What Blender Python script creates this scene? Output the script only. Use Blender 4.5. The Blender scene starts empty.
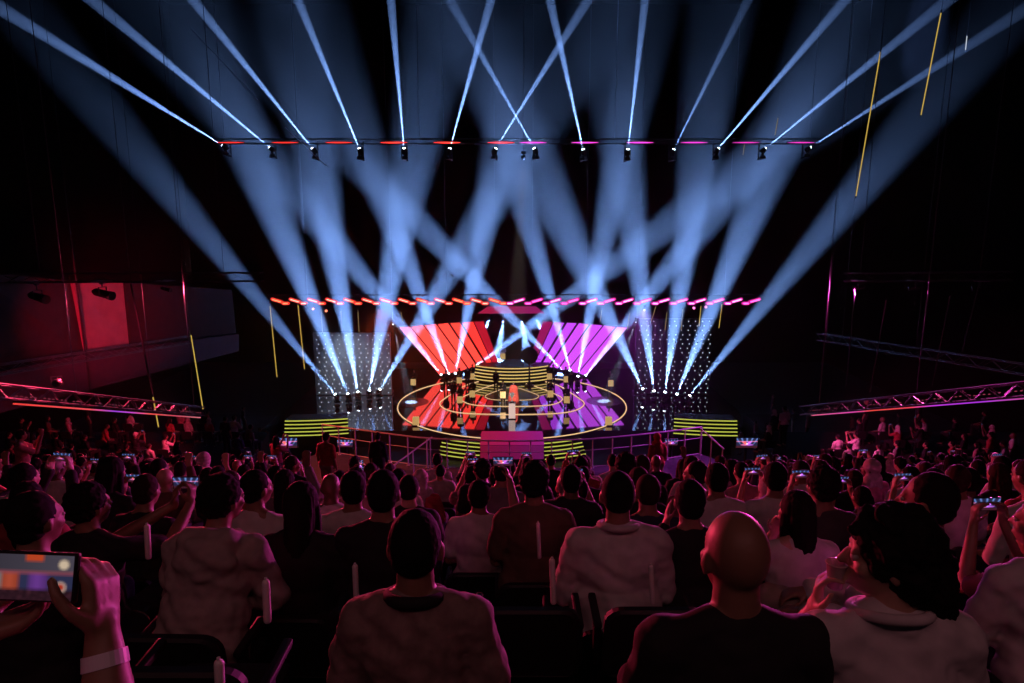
import bpy, bmesh, math, random
from mathutils import Vector, Matrix, noise
sc = bpy.context.scene
COL = sc.collection
R = math.radians
PI = math.pi
rnd = random.Random(7)

# ------------------------------------------------------------------ camera, world, exposure
F = 24.0 / 36.0 * 1024.0
PITCH = R(10.5)
CAM = Vector((0.0, 0.0, 14.0))
cd = bpy.data.cameras.new('camera'); cd.lens = 24.0; cd.sensor_width = 36.0; cd.clip_end = 400; cd.clip_start = 0.05
cam = bpy.data.objects.new('camera', cd); COL.objects.link(cam)
cam.location = CAM; cam.rotation_euler = (PI / 2 - PITCH, 0, 0)
sc.camera = cam
w = bpy.data.worlds.new('World'); sc.world = w; w.use_nodes = True
w.node_tree.nodes['Background'].inputs[0].default_value = (0.0012, 0.0012, 0.003, 1)
w.node_tree.nodes['Background'].inputs[1].default_value = 1.0
vs = sc.view_settings
vs.view_transform = 'Standard'; vs.look = 'None'; vs.gamma = 1.0; vs.exposure = 0.0; vs.use_curve_mapping = False
cy = sc.cycles
cy.max_bounces = 5; cy.diffuse_bounces = 2; cy.glossy_bounces = 3; cy.transmission_bounces = 4; cy.volume_bounces = 0
cy.transparent_max_bounces = 8
cy.use_denoising = True
cy.sample_clamp_indirect = 4.0
cy.use_light_tree = True
cy.caustics_reflective = False; cy.caustics_refractive = False


def at(px, py, Y):
    """the point of the place that stands at distance Y from the viewer where the photo shows (px, py)"""
    x = (px - 512.0) / F; y = -(py - 341.5) / F
    d = Vector((x, math.cos(PITCH) + y * math.sin(PITCH), -math.sin(PITCH) + y * math.cos(PITCH)))
    return CAM + d * (Y / d.y)


def on(px, py, z):
    """the point at height z where the photo shows (px, py)"""
    x = (px - 512.0) / F; y = -(py - 341.5) / F
    d = Vector((x, math.cos(PITCH) + y * math.sin(PITCH), -math.sin(PITCH) + y * math.cos(PITCH)))
    return CAM + d * ((z - CAM.z) / d.z)


# ------------------------------------------------------------------ materials
def mat(name, color, rough=0.7, metal=0.0, emit=None, strength=0.0, spec=0.5):
    m = bpy.data.materials.new(name); m.use_nodes = True
    b = m.node_tree.nodes['Principled BSDF']
    b.inputs['Base Color'].default_value = (*color, 1)
    b.inputs['Roughness'].default_value = rough
    b.inputs['Metallic'].default_value = metal
    b.inputs['Specular IOR Level'].default_value = spec
    if emit:
        b.inputs['Emission Color'].default_value = (*emit, 1)
        b.inputs['Emission Strength'].default_value = strength
    return m


def emat(name, color, s, sampled=False):
    m = bpy.data.materials.new(name); m.use_nodes = True
    nt = m.node_tree; nt.nodes.clear()
    e = nt.nodes.new('ShaderNodeEmission'); e.inputs[0].default_value = (*color, 1); e.inputs[1].default_value = s
    o = nt.nodes.new('ShaderNodeOutputMaterial'); nt.links.new(e.outputs[0], o.inputs[0])
    m.cycles.emission_sampling = 'FRONT' if sampled else 'NONE'
    return m


def spot(name, loc, target, energy, angle, color, blend=0.4, radius=0.05):
    l = bpy.data.lights.new(name, 'SPOT'); l.energy = energy; l.spot_size = R(angle); l.spot_blend = blend
    l.color = color; l.shadow_soft_size = radius
    o = bpy.data.objects.new(name, l); COL.objects.link(o)
    o.location = loc
    o.rotation_euler = (Vector(target) - Vector(loc)).to_track_quat('-Z', 'Y').to_euler()
    return o


def arealight(name, loc, target, energy, sx, sy, color, spread=180):
    l = bpy.data.lights.new(name, 'AREA'); l.energy = energy; l.shape = 'RECTANGLE'; l.size = sx; l.size_y = sy
    l.color = color; l.spread = R(spread)
    o = bpy.data.objects.new(name, l); COL.objects.link(o); o.location = loc
    o.rotation_euler = (Vector(target) - Vector(loc)).to_track_quat('-Z', 'Y').to_euler()
    return o
# ------------------------------------------------------------------ haze and beams
STAGE_BEAMS = [  # lamp pixel, a pixel further along its beam
    (335, 394, 165, 185), (347.7, 393.6, 262, 180), (357.8, 391.7, 322, 190), (369.5, 390, 396, 250), (380, 389, 460, 255),
    (642.7, 388.6, 600, 300), (654, 390.7, 627, 190), (665, 392, 700, 150), (677, 394, 765, 180), (690, 395.4, 850, 200)]
BACK_BEAMS = [
    (441, 374.4, 345, 255), (448.5, 373.7, 405, 255), (455.4, 373, 482, 240), (471, 369.5, 600, 275),
    (564, 371.5, 450, 255), (570, 370, 525, 210), (578, 376, 606, 230), (586, 375, 680, 255)]
TOP_BEAMS = [(222, 145, 0, 8), (269, 147, 92, 0), (312, 148, 193, 0), (359, 148, 298, 0), (404, 148, 391, 0), (450, 148, 491, 0), (496, 148, 588, 0),
    (534, 148, 450, 0), (583, 149, 550, 0), (628, 149, 645, 0), (674, 149, 748, 0), (719, 148, 845, 0), (766, 148, 948, 0), (811, 147, 1024, 10)]
BLUE = (0.215, 0.41, 1.0)
Y_TOP = 36.0
STAGE_POWER = [1.4e6 * k for k in (.62, 1, 1.05, .95, .8, .8, 1, 1.05, .95, .7)]
STAGE_ANGLE = [7.8, 10.4, 10.4, 10.0, 9.0, 9.0, 10.0, 10.4, 10.2, 8.4]
TOP_POWER = [6.5e6 * k for k in (1, 1, 1, 1, 1, 1, .7, .55, 1, .8, .3, .8, .6, .35)]
ORD = ['outermost', 'second', 'middle', 'fourth', 'innermost']
beams = []   # kind, lens, aim, words
for i, (a, b, c, d) in enumerate(STAGE_BEAMS):
    p = on(a, b, .72); q = at(c, d, p.y - 6)
    beams.append(('stage', p, q, i)); spot('beam_light', p + (q - p).normalized() * .09, q, STAGE_POWER[i], STAGE_ANGLE[i], BLUE, 0.75)
for i, (a, b, c, d) in enumerate(BACK_BEAMS):
    p = on(a, b, 1.16 if i == 3 else .72); q = at(c, d, p.y + (.5 if i in (3, 4) else -6))
    beams.append(('back', p, q, i)); spot('beam_light', p + (q - p).normalized() * .09, q, 1300000 * (1.5 if i in (3, 4) else 1), 9.2, BLUE, 0.75)
for i, (a, b, c, d) in enumerate(TOP_BEAMS):
    p = at(a, b, Y_TOP); q = at(c, d, Y_TOP - 2)
    beams.append(('top', p, q, i)); spot('beam_light', p + (q - p).normalized() * .04, q, TOP_POWER[i], 3.8, BLUE, 0.3, .006)


def make_haze():
    m = bpy.data.materials.new('haze'); m.use_nodes = True
    nt = m.node_tree; nt.nodes.clear()
    v = nt.nodes.new('ShaderNodeVolumeScatter'); v.inputs['Density'].default_value = 0.004; v.inputs['Anisotropy'].default_value = 0.2
    v.inputs['Color'].default_value = (1, 1, 1, 1)
    tc = nt.nodes.new('ShaderNodeTexCoord'); sp = nt.nodes.new('ShaderNodeSeparateXYZ'); nt.links.new(tc.outputs['Object'], sp.inputs[0])
    r = nt.nodes.new('ShaderNodeValToRGB'); mr = nt.nodes.new('ShaderNodeMath'); mr.operation = 'DIVIDE'; mr.inputs[1].default_value = 30.0
    nt.links.new(sp.outputs[2], mr.inputs[0]); nt.links.new(mr.outputs[0], r.inputs[0])
    els = r.color_ramp.elements; els[0].position = 0; els[0].color = (.85,) * 3 + (1,); els[1].position = 1; els[1].color = (.05,) * 3 + (1,)
    for q_, k_ in ((.16, 1.0), (.33, 1.0), (.5, .85), (.62, .42), (.8, .13)):
        e_ = els.new(q_); e_.color = (k_, k_, k_, 1)
    ml = nt.nodes.new('ShaderNodeMath'); ml.operation = 'MULTIPLY'; ml.inputs[1].default_value = .0048; nt.links.new(r.outputs[0], ml.inputs[0])
    nt.links.new(ml.outputs[0], v.inputs['Density'])
    o = nt.nodes.new('ShaderNodeOutputMaterial'); nt.links.new(v.outputs[0], o.inputs['Volume'])
    me = bpy.data.meshes.new('haze'); bm = bmesh.new()
    bmesh.ops.create_cube(bm, size=1.0)
    bmesh.ops.scale(bm, vec=(65.4, 42.8, 35), verts=bm.verts)
    bmesh.ops.translate(bm, vec=(0, 47.5, 16.2), verts=bm.verts)
    bm.to_mesh(me); bm.free(); me.materials.append(m)
    ob = bpy.data.objects.new('haze', me); COL.objects.link(ob)
    ob['kind'] = 'stuff'; ob['label'] = 'thin theatrical haze filling the hall above the stage'; ob['category'] = 'haze'
make_haze()
# ------------------------------------------------------------------ mesh helpers
def frame_of(d):
    d = d.normalized()
    a = Vector((0, 0, 1)) if abs(d.z) < 0.9 else Vector((0, 1, 0))
    u = d.cross(a).normalized(); v = d.cross(u).normalized()
    return u, v


class MB:
    def __init__(self):
        self.v = []; self.f = []; self.mi = []; self.cur = 0

    def add(self, vs, fs):
        n = len(self.v); self.v += [Vector(x) for x in vs]
        for f in fs:
            self.f.append([n + i for i in f]); self.mi.append(self.cur)
        return self

    def box(self, c, s, rot=None, bev=0.0):
        hx, hy, hz = s[0] / 2, s[1] / 2, s[2] / 2
        M = rot if rot is not None else Matrix.Identity(3)
        b = min(bev, hx * .9, hy * .9, hz * .9)
        if b <= 0:
            P = [(x, y, z) for x in (-hx, hx) for y in (-hy, hy) for z in (-hz, hz)]
            fs = [(0, 1, 3, 2), (4, 6, 7, 5), (0, 4, 5, 1), (2, 3, 7, 6), (0, 2, 6, 4), (1, 5, 7, 3)]
            return self.add([Vector(c) + M @ Vector(p) for p in P], fs)
        bm = bmesh.new(); bmesh.ops.create_cube(bm, size=1)
        for q in bm.verts: q.co = Vector((q.co.x * s[0], q.co.y * s[1], q.co.z * s[2]))
        bmesh.ops.bevel(bm, geom=bm.edges[:] + bm.verts[:], offset=b, segments=2, profile=.6, affect='EDGES')
        bm.verts.index_update()
        self.add([Vector(c) + M @ q.co for q in bm.verts], [[q.index for q in f.verts] for f in bm.faces]); bm.free()
        return self

    def cyl(self, p, q, r1, r2=None, n=12, caps=True):
        r2 = r1 if r2 is None else r2
        p = Vector(p); q = Vector(q); u, v = frame_of(q - p)
        V = []
        for (c, r) in ((p, r1), (q, r2)):
            for i in range(n):
                a = 2 * PI * i / n; V.append(c + u * (math.cos(a) * r) + v * (math.sin(a) * r))
        fs = [(i, (i + 1) % n, n + (i + 1) % n, n + i) for i in range(n)]
        if caps: fs += [tuple(range(n))[::-1], tuple(range(n, 2 * n))]
        return self.add(V, fs)

    def seg(self, p, q, r1, r2=None, n=14, k=4):
        """tapered capsule with round ends"""
        r2 = r1 if r2 is None else r2
        p = Vector(p); q = Vector(q)
        if (q - p).length < 1e-5: q = p + Vector((0, 0, 1e-4))
        d = (q - p).normalized(); u, v = frame_of(q - p)
        rings = [(p - d * (r1 * math.sin(PI / 2 * (1 - i / k))), r1 * math.cos(PI / 2 * (1 - i / k))) for i in range(1, k + 1)]
        rings += [(q + d * (r2 * math.sin(PI / 2 * (i / k))), r2 * math.cos(PI / 2 * (i / k))) for i in range(0, k)]
        V = [p - d * r1]; fs = []
        for (c, r) in rings:
            for i in range(n):
                a = 2 * PI * i / n; V.append(c + u * (math.cos(a) * r) + v * (math.sin(a) * r))
        V.append(q + d * r2); m = len(rings)
        for i in range(n):
            fs.append((0, 1 + (i + 1) % n, 1 + i))
            for j in range(m - 1):
                fs.append((1 + j * n + i, 1 + j * n + (i + 1) % n, 1 + (j + 1) * n + (i + 1) % n, 1 + (j + 1) * n + i))
            fs.append((1 + (m - 1) * n + i, 1 + (m - 1) * n + (i + 1) % n, len(V) - 1))
        return self.add(V, fs)

    def ell(self, c, r, rot=None, n=18, m=12):
        M = rot if rot is not None else Matrix.Identity(3)
        V = [Vector(c) + M @ Vector((0, 0, r[2]))]
        for j in range(1, m):
            t = PI * j / m
            for i in range(n):
                a = 2 * PI * i / n
                V.append(Vector(c) + M @ Vector((r[0] * math.sin(t) * math.cos(a), r[1] * math.sin(t) * math.sin(a), r[2] * math.cos(t))))
        V.append(Vector(c) + M @ Vector((0, 0, -r[2]))); fs = []
        for i in range(n):
            fs.append((0, 1 + i, 1 + (i + 1) % n))
            for j in range(m - 2):
                fs.append((1 + j * n + i, 1 + (j + 1) * n + i, 1 + (j + 1) * n + (i + 1) % n, 1 + j * n + (i + 1) % n))
            fs.append((1 + (m - 2) * n + i, len(V) - 1, 1 + (m - 2) * n + (i + 1) % n))
        return self.add(V, fs)

    def tube(self, pts, r, n=8, closed=False):
        pts = [Vector(p) for p in pts]; N = len(pts); V = []; fs = []
        for i, p in enumerate(pts):
            a = pts[(i - 1) % N] if (closed or i > 0) else p
            b = pts[(i + 1) % N] if (closed or i < N - 1) else p
            d = (b - a).normalized()
            up = Vector((0, 0, 1)) if abs(d.z) < .95 else Vector((1, 0, 0))
            u = d.cross(up).normalized(); v = u.cross(d)
            rr = r[i] if isinstance(r, (list, tuple)) else r
            for j in range(n):
                t = 2 * PI * j / n; V.append(p + u * (math.cos(t) * rr) + v * (math.sin(t) * rr))
        for i in range(N if closed else N - 1):
            k = (i + 1) % N
            for j in range(n):
                fs.append((i * n + j, k * n + j, k * n + (j + 1) % n, i * n + (j + 1) % n))
        if not closed:
            fs.append(tuple(range(n))); fs.append(tuple(range((N - 1) * n, N * n))[::-1])
        return self.add(V, fs)

    def prism(self, poly, z0, z1):
        """a flat outline (x, y) between two heights"""
        n = len(poly)
        V = [(x, y, z0) for x, y in poly] + [(x, y, z1) for x, y in poly]
        fs = [tuple(range(n))[::-1], tuple(range(n, 2 * n))] + [(i, (i + 1) % n, n + (i + 1) % n, n + i) for i in range(n)]
        return self.add(V, fs)

    def slab(self, corners, depth):
        """four corner points and a thickness vector"""
        A = [Vector(c) for c in corners]; n = len(A); d = Vector(depth)
        return self.add(A + [a + d for a in A], [tuple(range(n)), tuple(range(n, 2 * n))[::-1]] + [(i, n + i, n + (i + 1) % n, (i + 1) % n) for i in range(n)])

    def mesh(self, name, smooth=False):
        me = bpy.data.meshes.new(name); me.from_pydata([tuple(v) for v in self.v], [], self.f)
        me.polygons.foreach_set('material_index', self.mi)
        bm = bmesh.new(); bm.from_mesh(me); bmesh.ops.recalc_face_normals(bm, faces=bm.faces); bm.to_mesh(me); bm.free()
        if smooth:
            me.polygons.foreach_set('use_smooth', [True] * len(me.polygons))
        me.update(); return me

    def build(self, name, m, parent=None, smooth=False, world=False):
        """link as one object; world=True when the points are places in the hall and the parent stands elsewhere"""
        if parent is not None and world:
            self.v = [v - parent.location for v in self.v]
        me = self.mesh(name, smooth)
        for x in (m if isinstance(m, (list, tuple)) else [m]): me.materials.append(x)
        o = bpy.data.objects.new(name, me); COL.objects.link(o)
        if parent is not None: o.parent = parent
        return o


def tag(o, label=None, cat=None, group=None, kind=None):
    if label: o['label'] = label
    if cat: o['category'] = cat
    if group: o['group'] = group
    if kind: o['kind'] = kind
    return o


def empty(name, loc, label=None, cat=None, group=None, rz=0.0):
    o = bpy.data.objects.new(name, None); COL.objects.link(o); o.location = loc; o.rotation_euler = (0, 0, rz)
    o.empty_display_size = 0.1
    return tag(o, label, cat, group)


def dup(o, parent=None):
    c = o.copy(); COL.objects.link(c)
    if parent is not None: c.parent = parent
    for ch in list(o.children): dup(ch, c)
    return c


def mesh_obj(name, me, m, parent=None):
    o = bpy.data.objects.new(name, me); COL.objects.link(o)
    if len(me.materials) == 0: me.materials.append(None)
    o.material_slots[0].link = 'OBJECT'; o.material_slots[0].material = m
    if parent is not None: o.parent = parent
    return o


def fuse(mb, name, voxel, smooth_it=6, fac=0.5, disp=None):
    """grow the overlapping volumes of mb together into one continuous surface"""
    me = mb.mesh(name + '_raw'); o = bpy.data.objects.new(name + '_raw', me); COL.objects.link(o)
    md = o.modifiers.new('r', 'REMESH'); md.mode = 'VOXEL'; md.voxel_size = voxel; md.use_smooth_shade = True
    if smooth_it:
        s = o.modifiers.new('s', 'SMOOTH'); s.factor = fac; s.iterations = smooth_it
    dg = bpy.context.evaluated_depsgraph_get()
    out = bpy.data.meshes.new_from_object(o.evaluated_get(dg)); out.name = name
    bpy.data.objects.remove(o); bpy.data.meshes.remove(me)
    if disp:
        ns = [v.normal.copy() for v in out.vertices]
        for v, nn in zip(out.vertices, ns): v.co += nn * disp(v.co)
        out.update()
    out.polygons.foreach_set('use_smooth', [True] * len(out.polygons))
    return out


# ------------------------------------------------------------------ shared materials
def noisy(name, c1, c2, scale, rough=0.8, bump=0.0, metal=0.0):
    m = mat(name, c1, rough, metal); nt = m.node_tree; b = nt.nodes['Principled BSDF']
    tc = nt.nodes.new('ShaderNodeTexCoord'); n = nt.nodes.new('ShaderNodeTexNoise'); n.inputs['Scale'].default_value = scale
    n.inputs['Detail'].default_value = 4
    nt.links.new(tc.outputs['Object'], n.inputs['Vector'])
    r = nt.nodes.new('ShaderNodeValToRGB'); r.color_ramp.elements[0].color = (*c1, 1); r.color_ramp.elements[1].color = (*c2, 1)
    r.color_ramp.elements[0].position = .35; r.color_ramp.elements[1].position = .65
    nt.links.new(n.outputs['Fac'], r.inputs[0]); nt.links.new(r.outputs[0], b.inputs['Base Color'])
    if bump:
        bp = nt.nodes.new('ShaderNodeBump'); bp.inputs['Strength'].default_value = bump
        nt.links.new(n.outputs['Fac'], bp.inputs['Height']); nt.links.new(bp.outputs[0], b.inputs['Normal'])
    return m


M_BLACK = mat('black_paint', (0.012, 0.012, 0.014), .55)
M_TRUSS = mat('dark_truss_metal', (0.16, 0.16, 0.17), .4, .6)
M_RAILMETAL = mat('brushed_rail', (0.45, 0.45, 0.47), .35, .8)
M_WALL = noisy('black_hall_drape', (0.0010, 0.0010, 0.0012), (0.0016, 0.0016, 0.0018), 3, 1.0)
M_WALL.node_tree.nodes['Principled BSDF'].inputs['Specular IOR Level'].default_value = 0.0
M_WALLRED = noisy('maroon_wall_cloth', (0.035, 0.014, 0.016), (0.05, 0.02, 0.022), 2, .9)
M_PANEL = noisy('pink_tinted_wall_panel', (0.46, 0.22, 0.24), (0.56, 0.28, 0.30), 1.5, .85)  # part of the red wash is put into the base colour
M_PARAPET = noisy('purple_tinted_parapet', (0.07, 0.022, 0.045), (0.09, 0.03, 0.055), 2, .8)  # pinkish purple light tinted into the wall colour
M_CARPET = noisy('dark_carpet', (0.008, 0.007, 0.008), (0.014, 0.013, 0.014), 9, .95)
M_HOUSEFLOOR = noisy('dark_hall_floor', (0.02, 0.02, 0.024), (0.035, 0.035, 0.04), 1.2, .6)
M_YEL = emat('yellow_led', (1.0, 0.70, 0.20), .85)
M_YELG = emat('yellow_green_led', (0.85, 0.9, 0.12), 0.62)
M_WARM = emat('warm_ring_led', (1.0, 0.62, 0.30), 1.0)
M_LENS = emat('lamp_lens', (0.75, 0.87, 1.0), 14.0)
M_WHITEDOT = emat('white_pixel_led', (0.8, 0.9, 1.0), 1.1)


def struct(name, mb, m, label=None):
    o = mb.build(name, m); o['kind'] = 'structure'
    if label: o['label'] = label
    return o


# black mirror-like stage floor
def stage_floor_mat():
    m = mat('gloss_black_stage', (0.40, 0.40, 0.43), .03, .96)
    nt = m.node_tree; b = nt.nodes['Principled BSDF']
    tc = nt.nodes.new('ShaderNodeTexCoord'); n = nt.nodes.new('ShaderNodeTexNoise'); n.inputs['Scale'].default_value = 0.8
    n.inputs['Detail'].default_value = 3
    nt.links.new(tc.outputs['Object'], n.inputs['Vector'])
    mr = nt.nodes.new('ShaderNodeMapRange'); mr.inputs['To Min'].default_value = .02; mr.inputs['To Max'].default_value = .05
    nt.links.new(n.outputs['Fac'], mr.inputs[0]); nt.links.new(mr.outputs[0], b.inputs['Roughness'])
    return m
M_STAGE = stage_floor_mat()

GROUND = -1.2
struct('floor', MB().box((0, 45, GROUND - .15), (80, 60, .3)), M_HOUSEFLOOR)
struct('wall_back', MB().box((0, 70.2, 16), (80, .4, 36)), M_WALL)
struct('wall_left', MB().box((-33, 31, 16), (.4, 81, 36)), M_WALL)
struct('wall_right', MB().box((33, 31, 16), (.4, 81, 36)), M_WALL)
struct('ceiling', MB().box((0, 31, 34), (80, 81, .4)), M_WALL)

# ---- raked seating terrace: one step per row
ROWS = [1.0 + .75 * i for i in range(10)] + [8.75 + 1.0 * i for i in range(14)]


def row_floor(d):
    return 14 - .17 - .355 * d - 1.27


steps = MB()
for i, d in enumerate(ROWS):
    nxt = ROWS[i + 1] if i + 1 < len(ROWS) else d + 1.6
    z = row_floor(d)
    y0 = d - .33
    y1 = nxt - .33
    steps.box((0, (y0 + y1) / 2, (z + GROUND) / 2 - .0), (62, y1 - y0, z - GROUND))
struct('floor_gangway', MB().box((0, -4.2, (12.35 + GROUND) / 2), (62, 9.7, 12.35 - GROUND)), M_CARPET, 'dark gangway behind the last row')
struct('floor_rake', steps, M_CARPET, 'dark carpeted steps of the raked seating')


# ------------------------------------------------------------------ trusses
def truss_mb(a, b, s=.3, bay=.6, r=.025, rl=.012):
    a = Vector(a); b = Vector(b); d = (b - a); L = d.length; d.normalize()
    up = Vector((0, 0, 1)); side = d.cross(up).normalized(); up = side.cross(d)
    m = MB(); c = [side * (s / 2 * i) + up * (s / 2 * j) for i, j in ((-1, -1), (1, -1), (1, 1), (-1, 1))]
    for k in c: m.cyl(a + k, b + k, r, n=6)
    n = max(2, int(L / bay)); st = L / n
    for i in range(n):
        for j in range(4):
            p, q = (c[j], c[(j + 1) % 4]) if i % 2 else (c[(j + 1) % 4], c[j])
            m.cyl(a + d * (st * i) + p, a + d * (st * (i + 1)) + q, rl, n=5, caps=False)
    return m


def truss(a, b, label, s=.3, bay=.6, m=None, hang=(), top=33.8, group=None):
    a = Vector(a); b = Vector(b)
    o = empty('lighting_truss', (a + b) / 2, label, 'truss', group)
    truss_mb(a, b, s, bay).build('frame', m or M_TRUSS, o, world=True)
    for t in hang:
        p = a.lerp(b, t)
        MB().cyl(p + Vector((0, 0, s / 2)), (p.x, p.y, top), .012, n=6).build('hanging_cable', M_TRUSS, o, world=True)
    return o


ZT = on(512, 301, 7.9)
Y_ZIG = ZT.y
za = at(268, 297.5, Y_ZIG); zb = at(764, 297.5, Y_ZIG)
truss(za, zb, 'long dark truss carrying the zigzag line of red and magenta lamps', .4, .8, M_BLACK, (.08, .36, .64, .92))
ta = at(212, 141.3, 37.1); tb = at(822, 141.3, 37.1)
truss(ta, tb, 'high dark truss carrying the upper row of beam lamps', .24, .6, M_BLACK, (.02, .34, .66, .98))

# ------------------------------------------------------------------ lamps that make the beams
def head_lamp_proto():
    root = empty('moving_head_lamp', (0, 0, 0), 'x', 'stage lamp')
    MB().box((0, 0, .09), (.38, .34, .18), bev=.02).box((0, -.175, .1), (.16, .01, .07)).build('base', M_BLACK, root)
    y = MB(); y.cyl((0, 0, .18), (0, 0, .21), .12, n=16); y.box((0, 0, .235), (.44, .14, .05), bev=.01)
    for s in (-1, 1): y.box((s * .2, 0, .40), (.045, .13, .34), bev=.012)
    yo = y.build('yoke', M_BLACK, root)
    h = MB()
    h.cyl((0, 0, -.2), (0, 0, -.12), .10, .14, n=20); h.cyl((0, 0, -.12), (0, 0, .12), .155, n=20); h.cyl((0, 0, .12), (0, 0, .20), .155, .12, n=20)
    for k in range(3): h.cyl((0, 0, -.09 + k * .07), (0, 0, -.07 + k * .07), .162, n=20)
    hd = h.build('head', M_BLACK, root, smooth=False); hd.location = (0, 0, .5)
    MB().ell((0, 0, .2), (.1, .1, .03), n=16, m=8).build('lens', M_LENS, hd, smooth=True)
    return root
LAMP = head_lamp_proto()
_lamp_used = [False]


def set_lamp(lens, direction, label, group, hanging=False, s=1.0, glow=True):
    """a lamp with its lens at LENS, throwing along DIRECTION; standing on its base or hanging from it"""
    d = Vector(direction).normalized(); lens = Vector(lens)
    if _lamp_used[0]: o = dup(LAMP)
    else: o = LAMP; _lamp_used[0] = True
    o['label'] = label; o['group'] = group
    piv = lens - d * (.22 * s)
    o.scale = (s, s, s)
    az = math.atan2(d.y, d.x)
    head = [c for c in o.children if c.name.startswith('head')][0]
    if not hanging:
        o.location = piv - Vector((0, 0, .5 * s)); o.rotation_euler = (0, 0, az + PI / 2)
    else:
        o.location = piv + Vector((0, 0, .5 * s)); o.rotation_euler = (PI, 0, az + PI / 2)
    loc = o.rotation_euler.to_matrix().inverted() @ d
    head.rotation_euler = loc.to_track_quat('Z', 'Y').to_euler()
    lens_o = head.children[0]
    if not glow:
        lens_o.material_slots[0].link = 'OBJECT'; lens_o.material_slots[0].material = M_BLACK
    return o
# ------------------------------------------------------------------ place the beam lamps
TOPW = ['first', 'second', 'third', 'fourth', 'fifth', 'sixth', 'seventh']
SIDEW = ['left', 'right']
for kind, p, q, i in beams:
    d = q - p
    if kind == 'stage':
        side = 'dotted grey panel' if i < 5 else 'black dotted panel'
        k = i if i < 5 else 9 - i
        set_lamp(p, d, '%s of the five floor lamps before the %s' % (('outermost', 'second from outside', 'middle one', 'second from inside', 'innermost')[k], side),
                 'floor beam lamps beside the stage')
    elif kind == 'back':
        k = i % 4; side = 'red' if i < 4 else 'purple'
        set_lamp(p, d, '%s floor lamp from the left at the foot of the %s striped screen' % (('first', 'second', 'third', 'fourth')[k], side), 'floor beam lamps at the screens')
    else:
        k = i if i < 7 else 13 - i
        L_ = set_lamp(p, d, '%s beam lamp from the %s end of the high dark truss' % (TOPW[k], SIDEW[0 if i < 7 else 1]), 'beam lamps on the high truss', s=.8)
        c_ = MB().box((p.x, p.y + .52, L_.location.z + .03), (.07, 1.1, .06)).box((p.x, 37.0, (L_.location.z + ta.z) / 2), (.06, .06, ta.z - L_.location.z)); Mi = (Matrix.Translation(L_.location) @ L_.rotation_euler.to_matrix().to_4x4() @ Matrix.Scale(.8, 4)).inverted()
        c_.v = [Mi @ v for v in c_.v]; c_.build('truss_clamp', M_BLACK, L_)

# ------------------------------------------------------------------ short LED bars on the high truss
BARX = [231, 285, 339, 394, 447, 501, 533, 585, 640, 694, 746, 801]
for i, x in enumerate(BARX):
    red = i < 6
    c = (1.0, .035, .025) if i < 5 else ((1.0, .04, .06) if i == 5 else (.8, .05, .55))
    k = (1.3, 1.5, 1.9, 3.0, 3.0, 3.0, 2.4, 2.4, 2.4, 1.8, 1.2, 1.2)[i]
    m = emat('led_bar_colour', c, k)
    a = at(x - 13.5, 142.6, 36.75); b = at(x + 13.5, 142.6, 36.75)
    o = empty('led_bar', (a + b) / 2, '%s glowing %s bar from the %s end of the high truss' % (TOPW[i if red else 11 - i], 'red' if red else 'magenta', 'left' if red else 'right'), 'light bar', 'short light bars on the high truss')
    MB().box((0, .06, 0), ((b - a).length, .1, .12), bev=.01).box((0, .17, 0), (.1, .2, .08)).build('housing', M_BLACK, o)
    s = MB(); L = (b - a).length / 2
    s.tube([(-L + L * 2 * t, -.01, 0) for t in (0, .12, .3, .5, .7, .88, 1)], [.006, .016, .028, .031, .028, .016, .006], n=10).build('light_strip', m, o)

# ------------------------------------------------------------------ zigzag line of lamps
NP = 27; x0, x1 = 271.0, 761.0; per = (x1 - x0) / NP
zred = emat('red_zigzag_lamp', (1.0, .22, .10), 3.0); zredh = emat('red_zigzag_lamp_hot', (1.0, .34, .26), 3.0)
zmag = emat('magenta_zigzag_lamp', (1.0, .14, .62), 3.2); zmagh = emat('magenta_zigzag_lamp_hot', (1.0, .32, .85), 3.6)


ORDS = 'first second third fourth fifth sixth seventh eighth ninth tenth eleventh twelfth thirteenth fourteenth fifteenth sixteenth seventeenth eighteenth nineteenth'.split()


def ordi(n):
    if n < 20: return ORDS[n - 1]
    t = ('twent', 'thirt', 'fort', 'fift', 'sixt', 'sevent', 'eight', 'ninet')[n // 10 - 2]
    return t + 'ieth' if n % 10 == 0 else t + 'y-' + ORDS[n % 10 - 1]


halo_r = emat('red_halo', (1.0, .03, .025), .9); halo_m = emat('magenta_halo', (.85, .02, .40), .85)  # bloom around the lamps, modelled as glowing shells


def pill(a, b, label, m, halo):
    c = (a + b) / 2; L = b - a
    o = empty('pill_lamp', c, label, 'lamp', 'zigzag line of lamps over the stage')
    h = MB(); h.seg(a - c + Vector((0, .13, 0)), b - c + Vector((0, .13, 0)), .10, .10, n=10, k=3); h.box((0, .3, .06), (.05, .4, .05)); h.build('housing', M_BLACK, o)
    MB().seg(a - c + Vector((0, .05, 0)), b - c + Vector((0, .05, 0)), .12, .12, n=10, k=3).build('halo_shell', halo, o)
    MB().seg(a - c + Vector((0, -.05, 0)) + L * .08, b - c + Vector((0, -.05, 0)) - L * .08, .046, .046, n=10, k=3).build('glowing_tube', m, o)
    return o


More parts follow.
